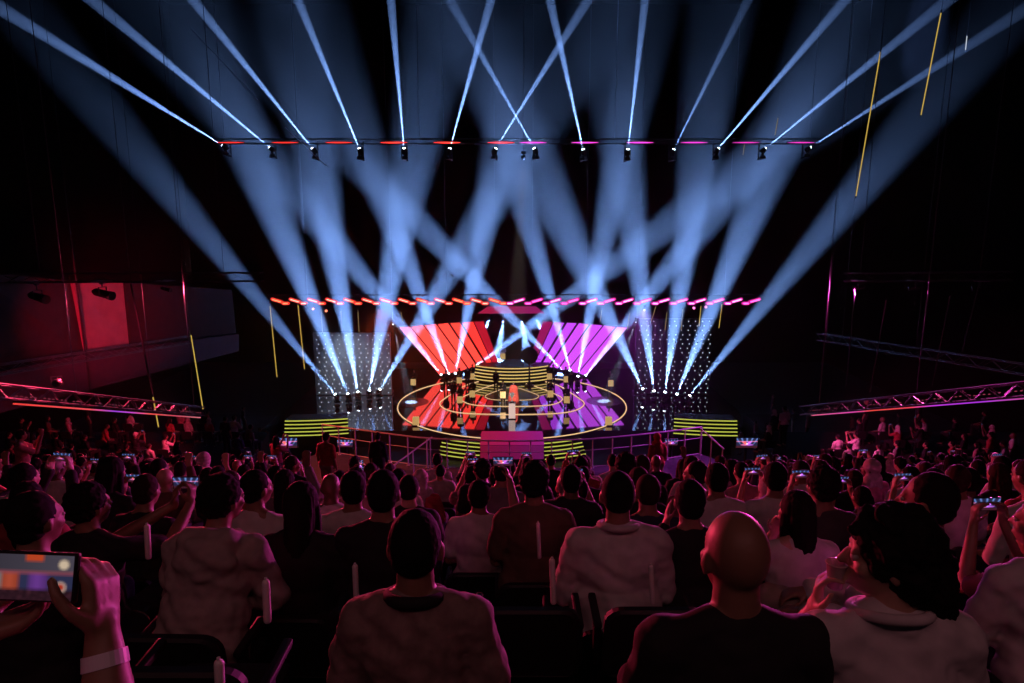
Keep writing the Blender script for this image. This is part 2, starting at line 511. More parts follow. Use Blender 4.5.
for i in range(NP):
    xs = x0 + per * i; left = (xs + per / 2) < 513
    m = (zredh if i % 2 else zred) if left else (zmagh if i % 2 else zmag)
    nm = 'red' if left else 'magenta'; end = 'left' if left else 'right'; n = i + 1 if left else NP - i
    if left:
        A = (xs + 1.0, 299.2, xs + 10.5, 302.0); B = (xs + 12.0, 303.4, xs + 17.0, 303.4)
    else:
        A = (xs + 7.0, 302.0, xs + 16.8, 299.2); B = (xs + .6, 303.4, xs + 5.6, 303.4)
    sl = 'falling to the right' if left else 'rising to the right'
    pill(at(A[0], A[1], Y_ZIG - .5), at(A[2], A[3], Y_ZIG - .5), 'long %s lamp %s, %s from the %s end of the zigzag line' % (nm, sl, ordi(n), end), m, halo_r if left else halo_m)
    pill(at(B[0], B[1], Y_ZIG - .6), at(B[2], B[3], Y_ZIG - .6), 'short low %s lamp, %s from the %s end of the zigzag line' % (nm, ordi(n), end), m, halo_r if left else halo_m)
for (x, y, m, lab) in ((313, 309, zred, 'outer small round red lamp under the zigzag line'), (326, 311, zred, 'inner small round red lamp under the zigzag line'),
                       (706, 307, zmag, 'outer small round magenta lamp under the zigzag line'), (694, 308, zmag, 'inner small round magenta lamp under the zigzag line')):
    p = at(x, y, Y_ZIG - .3)
    o = empty('small_par_lamp', p, lab, 'lamp', 'small round lamps under the zigzag line')
    MB().cyl((0, .02, 0), (0, .25, 0), .11, .08, n=14).build('housing', M_BLACK, o)
    MB().cyl((0, 0, 0), (0, .02, 0), .085, n=14).build('lens', m, o)
    MB().cyl((0, .12, .06), (0, .3, za.z - p.z - .1), .015, n=6).box((0, .3, za.z - p.z - .2), (.08, .5, .05)).build('hook', M_BLACK, o)

# ------------------------------------------------------------------ stage
def disc(cx, cy, r, n=96, sy=1.0):
    return [(cx + r * math.cos(2 * PI * i / n), cy + r * sy * math.sin(2 * PI * i / n)) for i in range(n)]


tag(MB().prism([(-15.5, 43.4), (15.5, 43.4), (16.5, 48), (16.5, 62), (-16.5, 62), (-16.5, 48)], GROUND, -.04).build('stage_platform', M_STAGE),
    'wide glossy black platform under the round stage', 'stage')
st = empty('round_stage', (0, 50, 0), 'round glossy black stage with glowing rings set in its floor', 'stage')
MB().prism(disc(0, 50, 8.62), GROUND, 0.0).build('floor_disc', M_STAGE, st, world=True)


def ring(pts, r, m, name):
    MB().tube(pts, r, n=8, closed=True).build(name, m, st, world=True)


ring([(x, y, .01) for x, y in disc(0, 50, 8.55, 140)], .042, M_WARM, 'outer_ring_light')


def trirnd(w, yf, yb, wb, n=20, rr=1.0, z=.012):
    """rounded loop wide at the front and narrowing to the back"""
    P = []
    ctrl = [(-wb, yb), (-w * .93, yf + (yb - yf) * .42), (-w, yf + (yb - yf) * .25), (-w * .8, yf + (yb - yf) * .06), (-w * .4, yf), (w * .4, yf), (w * .8, yf + (yb - yf) * .06), (w, yf + (yb - yf) * .25), (w * .93, yf + (yb - yf) * .42), (wb, yb)]
    for _ in range(3):
        q = []
        for i in range(len(ctrl)):
            a = Vector(ctrl[i]); b = Vector(ctrl[(i + 1) % len(ctrl)])
            q.append(tuple(a.lerp(b, .25))); q.append(tuple(a.lerp(b, .75)))
        ctrl = q
    return [(x, y, z) for x, y in ctrl]


ring(trirnd(5.6, 46.9, 57.6, 3.2), .04, M_WARM, 'second_ring_light')
ring(trirnd(4.0, 49.0, 56.6, 1.0), .035, M_WARM, 'third_ring_light')
MB().prism([(x, y) for x, y, z in trirnd(2.3, 50.55, 55.3, .5)], 0.0, .008).build('added_inner_plate', mat('dark_satin_plate', (.012, .011, .014), .35), st, world=True)  # plate added to keep the riser's yellow reflection off the centre
ring(trirnd(2.15, 50.7, 54.8, .35), .03, M_WARM, 'inner_ring_light')


def arc_steps(name, cx, cy, r, a0, a1, z0, z1, n, m_led, label, tread=.12, led=.035, ltag='steps', n_seg=36, fill=True, gaps=()):
    """curved flight of shallow tiers with a glowing strip along every tier's edge"""
    o = empty(name, (cx, cy - r, z0), label, ltag)
    H = (z1 - z0) / n
    base = MB()
    for k in range(n):
        rr = r - tread * k
        A = [(cx + rr * math.sin(a0 + (a1 - a0) * i / n_seg), cy - rr * math.cos(a0 + (a1 - a0) * i / n_seg)) for i in range(n_seg + 1)]
        B = [(cx + (rr - 1.3) * math.sin(a0 + (a1 - a0) * i / n_seg), cy - (rr - 1.3) * math.cos(a0 + (a1 - a0) * i / n_seg)) for i in range(n_seg + 1)]
        for i in range(n_seg):
            base.prism([A[i], A[i + 1], B[i + 1], B[i]], z0 + H * k, z0 + H * (k + 1))
        MB().tube([(x + (cx - x) * .0, y, z0 + H * (k + .8)) for x, y in A], led, n=6).build('light_strip', m_led, o, world=True)
    base.build('tiers', M_BLACK, o, world=True)
    return o


dj = arc_steps('band_riser', 0, 61.0, 5.2, R(-42), R(42), 0.0, 1.30, 5, M_YEL, 'curved tiered riser with glowing yellow strips at the back of the stage', .10, .05, 'riser')
MB().prism([(-3.2, 57.3), (3.2, 57.3), (3.4, 60), (-3.4, 60)], 0.0, 1.28).build('platform', M_BLACK, dj, world=True)
# yellow steps in front of the stage and at both sides
arc_steps('lit_steps', 0, 50, 9.7, R(-29), R(-12.3), -1.15, -.10, 5, M_YELG, 'yellow striped steps at the stage front, left of the red box', .14, .038, n_seg=14)
arc_steps('lit_steps', 0, 50, 9.7, R(12.3), R(29), -1.15, -.10, 5, M_YELG, 'yellow striped steps at the stage front, right of the red box', .14, .038, n_seg=14)
for sgn, pa, lab in ((-1, 284, 'yellow striped steps below the dotted grey panel'), (1, 738, 'yellow striped steps below the black dotted panel')):
    e_ = at(pa, 428, 41); L_ = 3.9
    a_ = math.asin(L_ / 15.0)
    o_ = arc_steps('lit_steps', e_.x, 41 + 15, 15.0, 0 if sgn < 0 else -a_, a_ if sgn < 0 else 0, .22, 1.32, 5, M_YELG, lab, .06, .038, n_seg=14)
    MB().box((e_.x - sgn * L_ / 2, 42.3, (GROUND + .22) / 2), (L_ * .96, 1.0, .22 - GROUND)).build('support', M_BLACK, o_, world=True)


def gradient_x(name, stops, strength, axis=0, lo=-2, hi=2):
    m = bpy.data.materials.new(name); m.use_nodes = True; nt = m.node_tree; nt.nodes.clear()
    tc = nt.nodes.new('ShaderNodeTexCoord'); sp = nt.nodes.new('ShaderNodeSeparateXYZ'); nt.links.new(tc.outputs['Object'], sp.inputs[0])
    mr = nt.nodes.new('ShaderNodeMapRange'); mr.inputs['From Min'].default_value = lo; mr.inputs['From Max'].default_value = hi
    nt.links.new(sp.outputs[axis], mr.inputs[0])
    r = nt.nodes.new('ShaderNodeValToRGB'); nt.links.new(mr.outputs[0], r.inputs[0])
    while len(r.color_ramp.elements) > 1: r.color_ramp.elements.remove(r.color_ramp.elements[-1])
    r.color_ramp.elements[0].position = stops[0][0]; r.color_ramp.elements[0].color = (*stops[0][1], 1)
    for p, c in stops[1:]:
        e = r.color_ramp.elements.new(p); e.color = (*c, 1)
    e = nt.nodes.new('ShaderNodeEmission'); nt.links.new(r.outputs[0], e.inputs[0]); e.inputs[1].default_value = strength
    o = nt.nodes.new('ShaderNodeOutputMaterial'); nt.links.new(e.outputs[0], o.inputs[0]); m.cycles.emission_sampling = 'NONE'
    return m


rb = empty('led_desk', (0, 40.6, GROUND), 'long low box faced with red to magenta light at the stage front', 'desk')
mrb = gradient_x('red_magenta_panel', [(0, (.36, .01, .05)), (.5, (.34, .008, .10)), (1, (.28, .012, .2))], 1.0)
MB().box((0, 40.95, -.45), (3.9, 2.6, 1.4), bev=.03).build('body', M_BLACK, rb, world=True)
MB().box((0, 40.95, .27), (3.92, 2.62, .03)).build('top_panel', mrb, rb, world=True)
MB().box((0, 39.62, -.20), (3.86, .04, .86)).build('front_panel', gradient_x('red_magenta_front', [(0, (.20, .005, .03)), (.5, (.17, .005, .06)), (1, (.13, .007, .10))], 1.0), rb, world=True)
MB().box((0, 39.64, -.92), (3.9, .04, .44)).build('kick_panel', M_BLACK, rb, world=True)

# ------------------------------------------------------------------ striped screens
YS = 58.6
SL = [((399.5, 327.6), (441, 376.5)), ((410.5, 327), (448.5, 373)), ((423.5, 325.6), (459.5, 371)), ((437, 324.6), (468, 368.5)), ((449, 323.4), (478, 367)), ((461, 323), (487, 366)), ((473.5, 322), (493, 365)), ((483.5, 321.5), (499, 364.5))]
SG = [0, .9, .9, 1.0, 1.3, 1.4, .6, 0]


def screen(mirror, cols, label, nm):
    mx = (lambda x: 1026.8 - x) if mirror else (lambda x: x)
    c = at(mx(455), 374, YS); c.z = 0
    o = empty('striped_screen', c, label, 'screen')
    fr = MB()
    for i in range(7):
        (a, b), (cc, dd) = SL[i], SL[i + 1]
        g0, g1 = SG[i], SG[i + 1]
        pts = [at(mx(a[0] + g0), a[1], YS), at(mx(cc[0] - g1), cc[1], YS), at(mx(dd[0] - g1), dd[1], YS), at(mx(b[0] + g0), b[1], YS)]
        m = emat(nm + '_led_%d' % i, cols[min(i, len(cols) - 1)], 1.0)
        MB().slab(pts, (0, .12, 0)).build('light_panel', m, o, world=True)
    q = [at(mx(399), 326.6, YS + .14), at(mx(484), 320.6, YS + .14), at(mx(499.5), 365.5, YS + .14), at(mx(441), 377.5, YS + .14)]
    fr.slab(q, (0, .2, 0)); fr.build('backing_frame', M_BLACK, o, world=True)
    st_ = MB()
    for px in (446, 470, 494):
        p = at(mx(px), 366, YS + .25); st_.box((p.x, p.y + .1, p.z / 2), (.1, .1, p.z))
    st_.build('support_frame', M_BLACK, o, world=True)


rl = (1.9, .12, .09); rp = (.85, .10, 1.25)
screen(False, [rl, rl, rl, (2.1, .11, .08), (2.1, .10, .07), (1.9, .06, .05), (.55, .01, .03)], 'red striped slanting light screen at the left back of the stage', 'red')
screen(True, [rp, rp, rp, rp, (.75, .09, 1.2), (.62, .07, 1.1), (.35, .01, .12)], 'purple striped slanting light screen at the right back of the stage', 'purple')
hb = empty('header_panel', at(508, 310, 59.2), 'narrow magenta glowing header hanging between the two striped screens', 'light panel')
MB().slab([at(488, 306.5, 59.2), at(536, 306.5, 59.2), at(545, 313.5, 59.2), at(478, 313.5, 59.2)], (0, .1, 0)).build(
    'light_panel', gradient_x('header_colour', [(0, (.40, .012, .06)), (1, (.28, .012, .12))], 1.0), hb, world=True)
MB().slab([at(486, 305.5, 59.32), at(539, 305.5, 59.32), at(547, 314, 59.32), at(476, 314, 59.32)], (0, .2, 0)).build('backing_frame', M_BLACK, hb, world=True)
MB().cyl(at(495, 305, 59.4), (at(495, 305, 59.4).x, 59.4, 33.8), .015, n=6).cyl(at(532, 305, 59.4), (at(532, 305, 59.4).x, 59.4, 33.8), .015, n=6).build('hanging_cable', M_BLACK, hb, world=True)


# ------------------------------------------------------------------ dotted panels left and right of the stage
def dotted(px0, px1, pyt, pyb, base, label, ncol, nrow, sparse):
    a = on(px0, pyb, 0.02); b = on(px1, pyb, 0.02); Y = a.y
    zt = at(px0, pyt, Y).z; X0, X1 = a.x, b.x
    o = empty('dotted_panel', ((X0 + X1) / 2, Y, 0), label, 'panel')
    MB().box(((X0 + X1) / 2, Y + .1, zt / 2), (X1 - X0, .2, zt)).build('board', base, o, world=True)
    dots = MB(); r2 = random.Random(5)
    for i in range(ncol):
        for j in range(nrow):
            if r2.random() < sparse: continue
            x = X0 + (X1 - X0) * (i + .5 + (.25 if j % 2 else -.0)) / ncol; z = zt * (j + .5) / nrow
            if x > X1: continue
            dots.box((x, Y - .015, z), (.062, .03, .062))
    s = dots.build('pixel_lights', M_WHITEDOT, o, world=True); s['kind'] = 'stuff'
    MB().box(((X0 + X1) / 2, Y + .5, .1), (X1 - X0, .8, .15)).box((X0 + .2, Y + .35, zt * .4), (.08, .3, zt * .8)).box((X1 - .2, Y + .35, zt * .4), (.08, .3, zt * .8)).build('rear_brace', M_BLACK, o, world=True)
    return o, X0, X1, Y, zt


M_GREYBOARD = noisy('grey_board', (0.30, 0.32, 0.37), (0.36, 0.38, 0.43), 2, .6)
pl = dotted(316, 392, 333, 394.5, M_GREYBOARD, 'tall grey panel dotted with small white lights, left of the stage', 11, 14, .04)
pr = dotted(634, 709, 319, 394.5, M_BLACK, 'tall black panel dotted with small white lights, right of the stage', 11, 17, .12)


# ------------------------------------------------------------------ hanging yellow tubes
def tube_lamp(x0, y0, x1, y1, Y, label, top, m=M_YEL, r=.035, grp='hanging yellow light tubes'):
    a = at(x0, y0, Y); b = at(x1, y1, Y)
    o = empty('hanging_light_tube', b, label, 'light tube', grp)
    MB().cyl(a, b, r, n=8).build('glowing_tube', m, o, world=True)
    d = (a - b).normalized()
    MB().cyl(a, a + d * .12, r * 1.25, n=8).cyl(b, b - d * .08, r * 1.25, n=8).build('end_caps', M_BLACK, o, world=True)
    if top == zt_: MB().box((a.x, Y, top - .2), (.07, .5, .05)).build('clamp', M_BLACK, o, world=True)
    MB().cyl(a + d * .1, (a.x, a.y, top), .006, n=5).build('wire', M_BLACK, o, world=True)


M_YT = emat('yellow_tube', (1.0, .66, .12), .55); M_YD = emat('dim_yellow_tube', (1.0, .72, .30), .22)
zt_ = za.z
tube_lamp(270, 306, 277, 377, Y_ZIG, 'yellow light tube at the left end of the zigzag line', zt_, M_YT)
tube_lamp(298, 305, 304.5, 369, Y_ZIG, 'second yellow light tube from the left end of the zigzag line', zt_, M_YT)
for k, (a, b, c, d, w_) in enumerate(((321, 309, 322.5, 333, 'above the dotted grey panel corner'), (341, 311, 342, 331, 'above the dotted grey panel'), (358, 312, 359, 332, 'over the middle of the dotted grey panel'), (401, 312, 403, 322, 'above the corner of the red screen'),
        (602, 310, 600, 322, 'above the corner of the purple screen'), (630, 312, 627, 330, 'just right of the purple screen'), (656, 306, 651, 322, 'above the black dotted panel, leftmost of three'),
        (667, 312, 665, 330, 'above the black dotted panel, middle of three'), (683, 309, 681, 330, 'above the black dotted panel, rightmost of three'), (722, 304, 719, 328, 'at the right end of the zigzag line'), (701, 306, 699, 326, 'just inside the one at the right end of the zigzag line'))):
    tube_lamp(a, b, c, d, Y_ZIG, 'short dim yellow tube ' + w_, zt_, M_YD if k < 9 else M_YT, .028)
tube_lamp(880.5, 52, 856, 196, 30, 'long yellow light tube, the lower of the two at top right', 33.8, M_YT, .022)
tube_lamp(941, 13, 921, 115, 30, 'long yellow light tube, the higher of the two at top right', 33.8, M_YT, .022)
tube_lamp(778, 118, 775, 135, 40, 'tiny yellow tube left of the long tubes at top right', 33.8, M_YD, .022)
tube_lamp(744.5, 143, 743, 155, 40, 'tiny yellow tube under the right end of the high truss', 33.8, M_YD, .02)
tube_lamp(191, 335, 203, 409, 26, 'yellow light tube before the left balcony wall', 33.8, M_YT, .02)
tube_lamp(153, 397, 158.5, 427, 22, 'short yellow light tube crossing the left lit truss', 33.8, M_YT, .018)
tube_lamp(967, 36, 965.5, 50, 40, 'tiny white light tube at the top right corner', 33.8, emat('white_tube', (.9, .95, 1), .7), .02)
for k, (x0, y0, x1, y1) in enumerate(((190, 28, 258, 100), (285, 127, 327, 167))):
    a = at(x0, y0, 33); b = at(x1, y1, 34)
    tag(MB().cyl(a, b, .012, n=6).build('steel_cable', M_RAILMETAL), 'thin slanting steel cable %s the third upper beam' % ('beside', 'just below')[k], 'cable')

# lamps added to brighten the grey panel and the host on stage
for (p, q, e, a, c, lab, s_) in (((-14.6, Y_ZIG - .5, 7.35), (-12.4, 51.5, 2.2), 1000, 62, (.75, .85, 1.0), 'added wash lamp under the left end of the zigzag truss', .6),
                              ((.6, 37.3, 16.9), (.12, 49.0, .9), 40000, 9, (1.0, .80, .70), 'added key lamp under the middle of the high truss', .6)):
    p = Vector(p); q = Vector(q); L_ = set_lamp(p, q - p, lab, 'added wash lamps over the stage', hanging=True, s=s_)
    Mi = (Matrix.Translation(L_.location) @ L_.rotation_euler.to_matrix().to_4x4() @ Matrix.Scale(s_, 4)).inverted()
    c_ = MB().cyl(tuple(L_.location), (L_.location.x, L_.location.y, 33.8), .02, n=6); c_.v = [Mi @ v for v in c_.v]; c_.build('hanging_cable', M_BLACK, L_)
    spot('added_stage_wash', p + (q - p).normalized() * .1, q, e, a, c, .9, .08)
q = beams[13][1]
tag(MB().box((q.x, q.y + .05, .2), (.5, .5, .4), bev=.02).build('plinth', M_BLACK), 'small black plinth under the innermost lamp left of the riser', 'plinth')

# small lamps under the header panel, throwing down behind the riser
for i, (x, tx) in enumerate(((490, 470), (504, 496), (521, 530), (536, 556))):
    p = at(x, 316.5, 58.9); q = at(tx, 371, 59.4)
    L_ = set_lamp(p, q - p, '%s small lamp from the left under the magenta header panel' % ordi(i + 1), 'small lamps under the header panel', hanging=True, s=.35, glow=False)
    spot('header_light', p + (q - p).normalized() * .12, q, 1100000, 19, BLUE, .8, .04)
# ------------------------------------------------------------------ left side of the hall
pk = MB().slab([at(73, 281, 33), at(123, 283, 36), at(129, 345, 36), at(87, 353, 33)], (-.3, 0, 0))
tag(pk.build('wall_panel', M_PANEL), 'pale wall panel tinted and washed with red light above the left balcony wall', 'wall panel')
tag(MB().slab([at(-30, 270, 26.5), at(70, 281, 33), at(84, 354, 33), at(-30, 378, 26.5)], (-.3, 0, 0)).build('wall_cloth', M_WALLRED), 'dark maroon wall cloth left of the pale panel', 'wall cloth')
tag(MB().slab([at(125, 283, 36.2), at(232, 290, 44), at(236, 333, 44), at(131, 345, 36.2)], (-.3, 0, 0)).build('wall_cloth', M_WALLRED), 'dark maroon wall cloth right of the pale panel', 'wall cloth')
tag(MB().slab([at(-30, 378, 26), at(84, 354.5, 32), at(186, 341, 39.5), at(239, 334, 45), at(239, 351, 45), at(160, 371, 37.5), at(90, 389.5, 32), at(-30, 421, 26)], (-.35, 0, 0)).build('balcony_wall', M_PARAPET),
    'long balcony wall on the left tinted dull purple as if lit', 'balcony wall')
bt = truss(at(-20, 373, 25.5), at(190, 339.5, 39.5), 'dark truss running along the top of the left balcony wall', .4, .8, hang=())
t1 = truss(at(4, 278, 25), at(262, 277, 25.5), 'level truss high on the left carrying two spotlights', .32, .6, hang=(.14, .85))
t2 = truss(at(-14, 390, 14), at(201, 411.5, 24), 'low left truss with a glowing strip along its bottom', .3, .45, hang=(.3, .95))
wl = [((71, 240), (90, 391), 31), ((131, 284), (153, 396), 27)]
for k, (a, b, Y) in enumerate(wl):
    p, q = at(*a, Y), at(*b, Y)
    tag(MB().cyl(p, q, .04, n=8).cyl(p, (p.x, p.y, 33.8), .012, n=5).build('hanging_cable', M_BLACK), ('thick black cable hanging before the pale red lit panel', 'thick black cable hanging right of the pale red lit panel')[k], 'cable')


def spotlight(x, y, Y, label, s, tilt, top):
    """hanging theatre spotlight: clamp, yoke, barrel and hood"""
    p = at(x, y, Y)
    o = empty('hanging_spotlight', p, label, 'spotlight', 'spotlights hung from the side trusses'); o.rotation_euler = (0, 0, tilt); o.scale = (s,) * 3; up = (top - p.z) / s
    h = MB(); h.cyl((-.32, 0, .05), (.22, 0, -.05), .14, .15, n=16); h.cyl((.22, 0, -.05), (.42, 0, -.085), .16, .17, n=16); h.cyl((-.42, 0, .068), (-.32, 0, .05), .09, .14, n=16)
    h.build('barrel', M_BLACK, o)
    yk = MB()
    for q in (-1, 1): yk.box((0, q * .17, .1), (.05, .02, .26))
    yk.box((0, 0, .24), (.05, .36, .03)); yk.cyl((0, 0, .24), (0, 0, up), .025, n=8); yk.build('yoke', M_TRUSS, o)
    MB().box((0, 0, up - .02), (.16, .1, .14)).box((0, 0, up + .02), ((.5 if y < 360 else .1) / s, (.5 if y < 360 else .1) / s, .05)).build('clamp', M_RAILMETAL, o)
    return o


spotlight(38, 297, 25.05, 'hanging black spotlight near the left edge under the level truss', 1, R(-20), at(38, 283, 25.05).z)
spotlight(103, 293.5, 25.15, 'hanging black spotlight before the pale red lit panel', 1, R(-15), at(103, 282, 25.15).z)
spotlight(166, 289, 25.3, 'small hanging spotlight right of the pale red lit panel', .5, R(-15), at(166, 281, 25.3).z)
spotlight(57, 383, 17.4, 'black spotlight standing above the low left truss', .7, R(120), at(57, 381, 17.4).z + .0)

# ------------------------------------------------------------------ right side of the hall
t3 = truss(at(844, 277.5, 25.5), at(1011, 276, 24), 'level pink lit truss high on the right', .3, .55, hang=(.1, .82))
t4 = truss(at(820, 337, 42), at(1040, 372, 26), 'middle truss on the right falling towards the right edge', .42, .7, hang=(.15, .55))
t5 = truss(at(804, 410.5, 24), at(1044, 387.5, 14), 'low right truss with a glowing strip along its bottom', .3, .45, hang=(.1, .6))
for k, (a, b, Y) in enumerate((((855, 287), (846, 386), 24.6), ((979, 284), (962, 352), 24.2), ((886, 300), (870, 392), 23), ((950, 296), (932, 386), 22))):
    p, q = at(*a, Y), at(*b, Y)
    tag(MB().cyl(p, q, .018, n=6).build('drop_rod', M_TRUSS), ('thin rod under the left end of the level right truss', 'thin rod under the right end of the level right truss', 'faint rod crossing the middle right truss, left one', 'faint rod crossing the middle right truss, right one')[k], 'rod')
for k, (x, Y) in enumerate(((858, 25.3), (915, 24.9), (979, 24.3))):
    spotlight(x, 287.5, Y, ('small pink lit lamp under the left end of the level right truss', 'small pink lit lamp under the middle of the level right truss', 'small pink lit lamp under the right end of the level right truss')[k], .5, R(160), at(x, 281, Y).z)


def led_strip(a, b, label, stops, strength):
    c = (a + b) / 2; d = b - a
    o = empty('led_strip', c, label, 'light strip'); o.rotation_euler = d.to_track_quat('X', 'Z').to_euler()
    L = d.length
    MB().box((0, 0, .03), (L, .07, .05)).build('channel', M_BLACK, o)
    MB().box((0, 0, -.012), (L, .05, .035)).build('glowing_face', gradient_x('strip_colours', stops, strength, 0, -L / 2, L / 2), o)
    pts = MB(); r3 = random.Random(3); i = -L / 2
    while i < L / 2:
        if r3.random() < .7: pts.box((i, -.04, .16 + r3.uniform(-.01, .01)), (.05, .02, .018))
        i += .16
    q = pts.build('pixel_lights', emat('dim_pink_pixels', (.8, .12, .22), .35), o); q['kind'] = 'stuff'
    return o


led_strip(at(14, 403.2, 15), at(200, 417.3, 24), 'glowing strip under the low left truss, orange to purple to pink',
          [(0, (1, .06, .05)), (.3, (1, .10, .12)), (.42, (.35, .06, .75)), (.5, (.6, .08, .7)), (.62, (1, .10, .08)), (.8, (.6, .07, .12)), (1, (.8, .2, .25))], .8)
led_strip(at(812, 415.0, 24), at(1028, 397.5, 15), 'glowing strip under the low right truss, pink to orange to purple',
          [(0, (.9, .15, .3)), (.28, (.9, .08, .5)), (.38, (1, .08, .06)), (.58, (1, .07, .12)), (.68, (.6, .05, .8)), (.85, (.45, .04, .8)), (1, (.6, .08, .3))], .8)

# ------------------------------------------------------------------ curved railing in front of the stands
RZ = 6.15
rail_px = [(322, 424.5), (340, 427), (365, 430.5), (390, 434), (418, 437.5), (450, 439.6), (482, 440.6), (512, 441), (545, 440.6), (580, 439.6), (610, 437.5), (640, 434.6), (670, 431.2), (702, 427)]
rp_ = [on(x, y, RZ) for x, y in rail_px]
ra = empty('curved_railing', (0, rp_[7].y, RZ - 1.1), 'long curved railing with thin posts in front of the stands', 'railing')
M_RAILC = mat('painted_rail', (.62, .52, .56), .4, .1)
MB().tube(rp_, .032, n=8).build('top_rail', M_RAILC, ra, world=True)
MB().tube([p - Vector((0, 0, .42)) for p in rp_], .014, n=6).build('middle_rail', M_RAILC, ra, world=True)
MB().tube([p - Vector((0, 0, 1.04)) for p in rp_], .016, n=6).build('bottom_rail', M_RAILC, ra, world=True)


def along(path, n):
    Ls = [0]
    for i in range(len(path) - 1): Ls.append(Ls[-1] + (path[i + 1] - path[i]).length)
    out = []
    for k in range(n):
        t = Ls[-1] * k / (n - 1); i = max(j for j in range(len(Ls)) if Ls[j] <= t + 1e-9); i = min(i, len(path) - 2)
        out.append(path[i].lerp(path[i + 1], (t - Ls[i]) / (Ls[i + 1] - Ls[i])))
    return out


for p in along(rp_, 21):
    MB().cyl(p, p - Vector((0, 0, 1.12)), .024, n=8).cyl(p - Vector((0, 0, 1.12)), p - Vector((0, 0, 1.09)), .06, n=8).build('post', M_RAILC, ra, world=True)
# floor landing that carries the railing
ld = [(p.x, p.y + .12) for p in rp_]
land = MB().prism([(-9.3, 21.6), (9.3, 21.6)] + ld[::-1], GROUND, RZ - 1.1)
struct('floor_landing', land, noisy('landing_carpet', (.02, .012, .022), (.035, .02, .038), 6, .8), 'landing behind the curved railing')
hr = [('left', (393, 466), (432, 437), 21.9, 23), ('right', (700, 428), (724, 449), 23.6, 21.9)]
for nm, a, b, Ya, Yb in hr:
    p, q = at(*a, Ya), at(*b, Yb)
    o = empty('stair_handrail', (p + q) / 2, 'slanting stair handrail at the %s end of the curved railing' % nm, 'handrail')
    MB().tube([p, q], .026, n=8).build('rail', M_RAILC, o, world=True)
    for t in (.05, .5, .95):
        r_ = p.lerp(q, t); MB().cyl(r_, (r_.x, r_.y, min(RZ - 1.1, r_.z - .5)), .02, n=8).build('post', M_RAILC, o, world=True)

# ------------------------------------------------------------------ house lights over and beside the stands
RED = (1.0, .045, .12); PINK = (1.0, .08, .34); MAG = (1.0, .07, .55)
HOUSE = [  # side truss lamps on the stands, plus added spots: place, aim, watts, cone, colour
    (at(166, 290, 25.2), (-5, 8, 10), 13000, 75, RED),
    (at(858, 290, 25.2), (5, 8, 10), 13000, 75, MAG),
    (at(103, 295, 25.1), (-7, 15, 7.5), 5500, 80, RED),
    (at(979, 290, 24.1), (7, 15, 7.5), 5500, 80, PINK),
    (at(166, 290, 25.2), (-3.5, 23.2, 5.6), 4200, 50, (1.0, .12, .06)),  # this and the next: extra spots added to brighten the railing
    (at(858, 290, 25.2), (3.5, 23.2, 5.6), 4200, 50, (.75, .08, 1.0)),
    (at(196, 409, 23.9), (-17, 27, 4.6), 700, 75, RED),  # this and the next: bare spots added to lift the dark side tiers
    (at(812, 407, 23.9), (17, 27, 4.6), 700, 75, PINK),
    (at(60, 381, 17.2), at(100, 315, 33.5), 15000, 26, (1.0, .02, .08)),
]
for p, q, e, a, c in HOUSE:
    d = (Vector(q) - Vector(p)).normalized()
    spot('wash_light', Vector(p) + d * .3, q, e, a, c, .8, .12)
# warm pink fill from an unseen bridge added above and behind the camera
fa = empty('added_lighting_bridge', (0, -3.5, 19.5), 'unseen lighting bridge added over the back rows', 'truss')
truss_mb((-9, -3.5, 19.5), (9, -3.5, 19.5), .4, .8).build('frame', M_TRUSS, fa, world=True)
MB().cyl((-8, -3.5, 19.7), (-8, -3.5, 33.8), .02, n=6).cyl((8, -3.5, 19.7), (8, -3.5, 33.8), .02, n=6).build('hanging_cable', M_BLACK, fa, world=True)
arealight('added_fill_light', (-2.5, -3.2, 19.2), (0, 5, 11), 27, 5.0, .5, (1.0, .36, .40))
arealight('added_fill_light', (2.5, -3.2, 19.2), (0, 5, 11), 27, 5.0, .5, (1.0, .36, .40))

# lamps added on the zigzag truss to brighten the railing
for (x, c, w_) in ((-9.5, (1.0, .12, .04), 'left'), (9.5, (.75, .08, 1.0), 'right')):
    p = Vector((x, Y_ZIG - .3, 7.35)); q = Vector((x * .40, 23.4, 6.0))
    L_ = set_lamp(p, q - p, 'small dark added lamp on the %s half of the zigzag truss, turned to the railing' % w_, 'small added lamps turned to the railing', hanging=True, s=.5, glow=False)
    spot('rail_light', p + (q - p).normalized() * .15, q, 9000, 24, c, .9, .08)

# flat side tiers beyond the railing
for nm, xa, xb in (('left', -24.5, -9.8), ('right', 9.8, 24.5)):
    struct('floor_tier_' + nm, MB().prism([(xa, 21.4), (xb, 21.4), (xb - (1.2 if xb < 0 else 0), 29.6), (xa + (1.2 if xa > 0 else 0), 29.6)], GROUND, 4.35), M_CARPET, 'flat dark side tier at the %s' % nm)
# ------------------------------------------------------------------ people: bodies grown as one continuous surface
def rotm(turn=0, nod=0, roll=0):
    """turn > 0 looks to the left, nod > 0 looks down"""
    return Matrix.Rotation(turn, 3, 'Z') @ Matrix.Rotation(-nod, 3, 'X') @ Matrix.Rotation(roll, 3, 'Y')


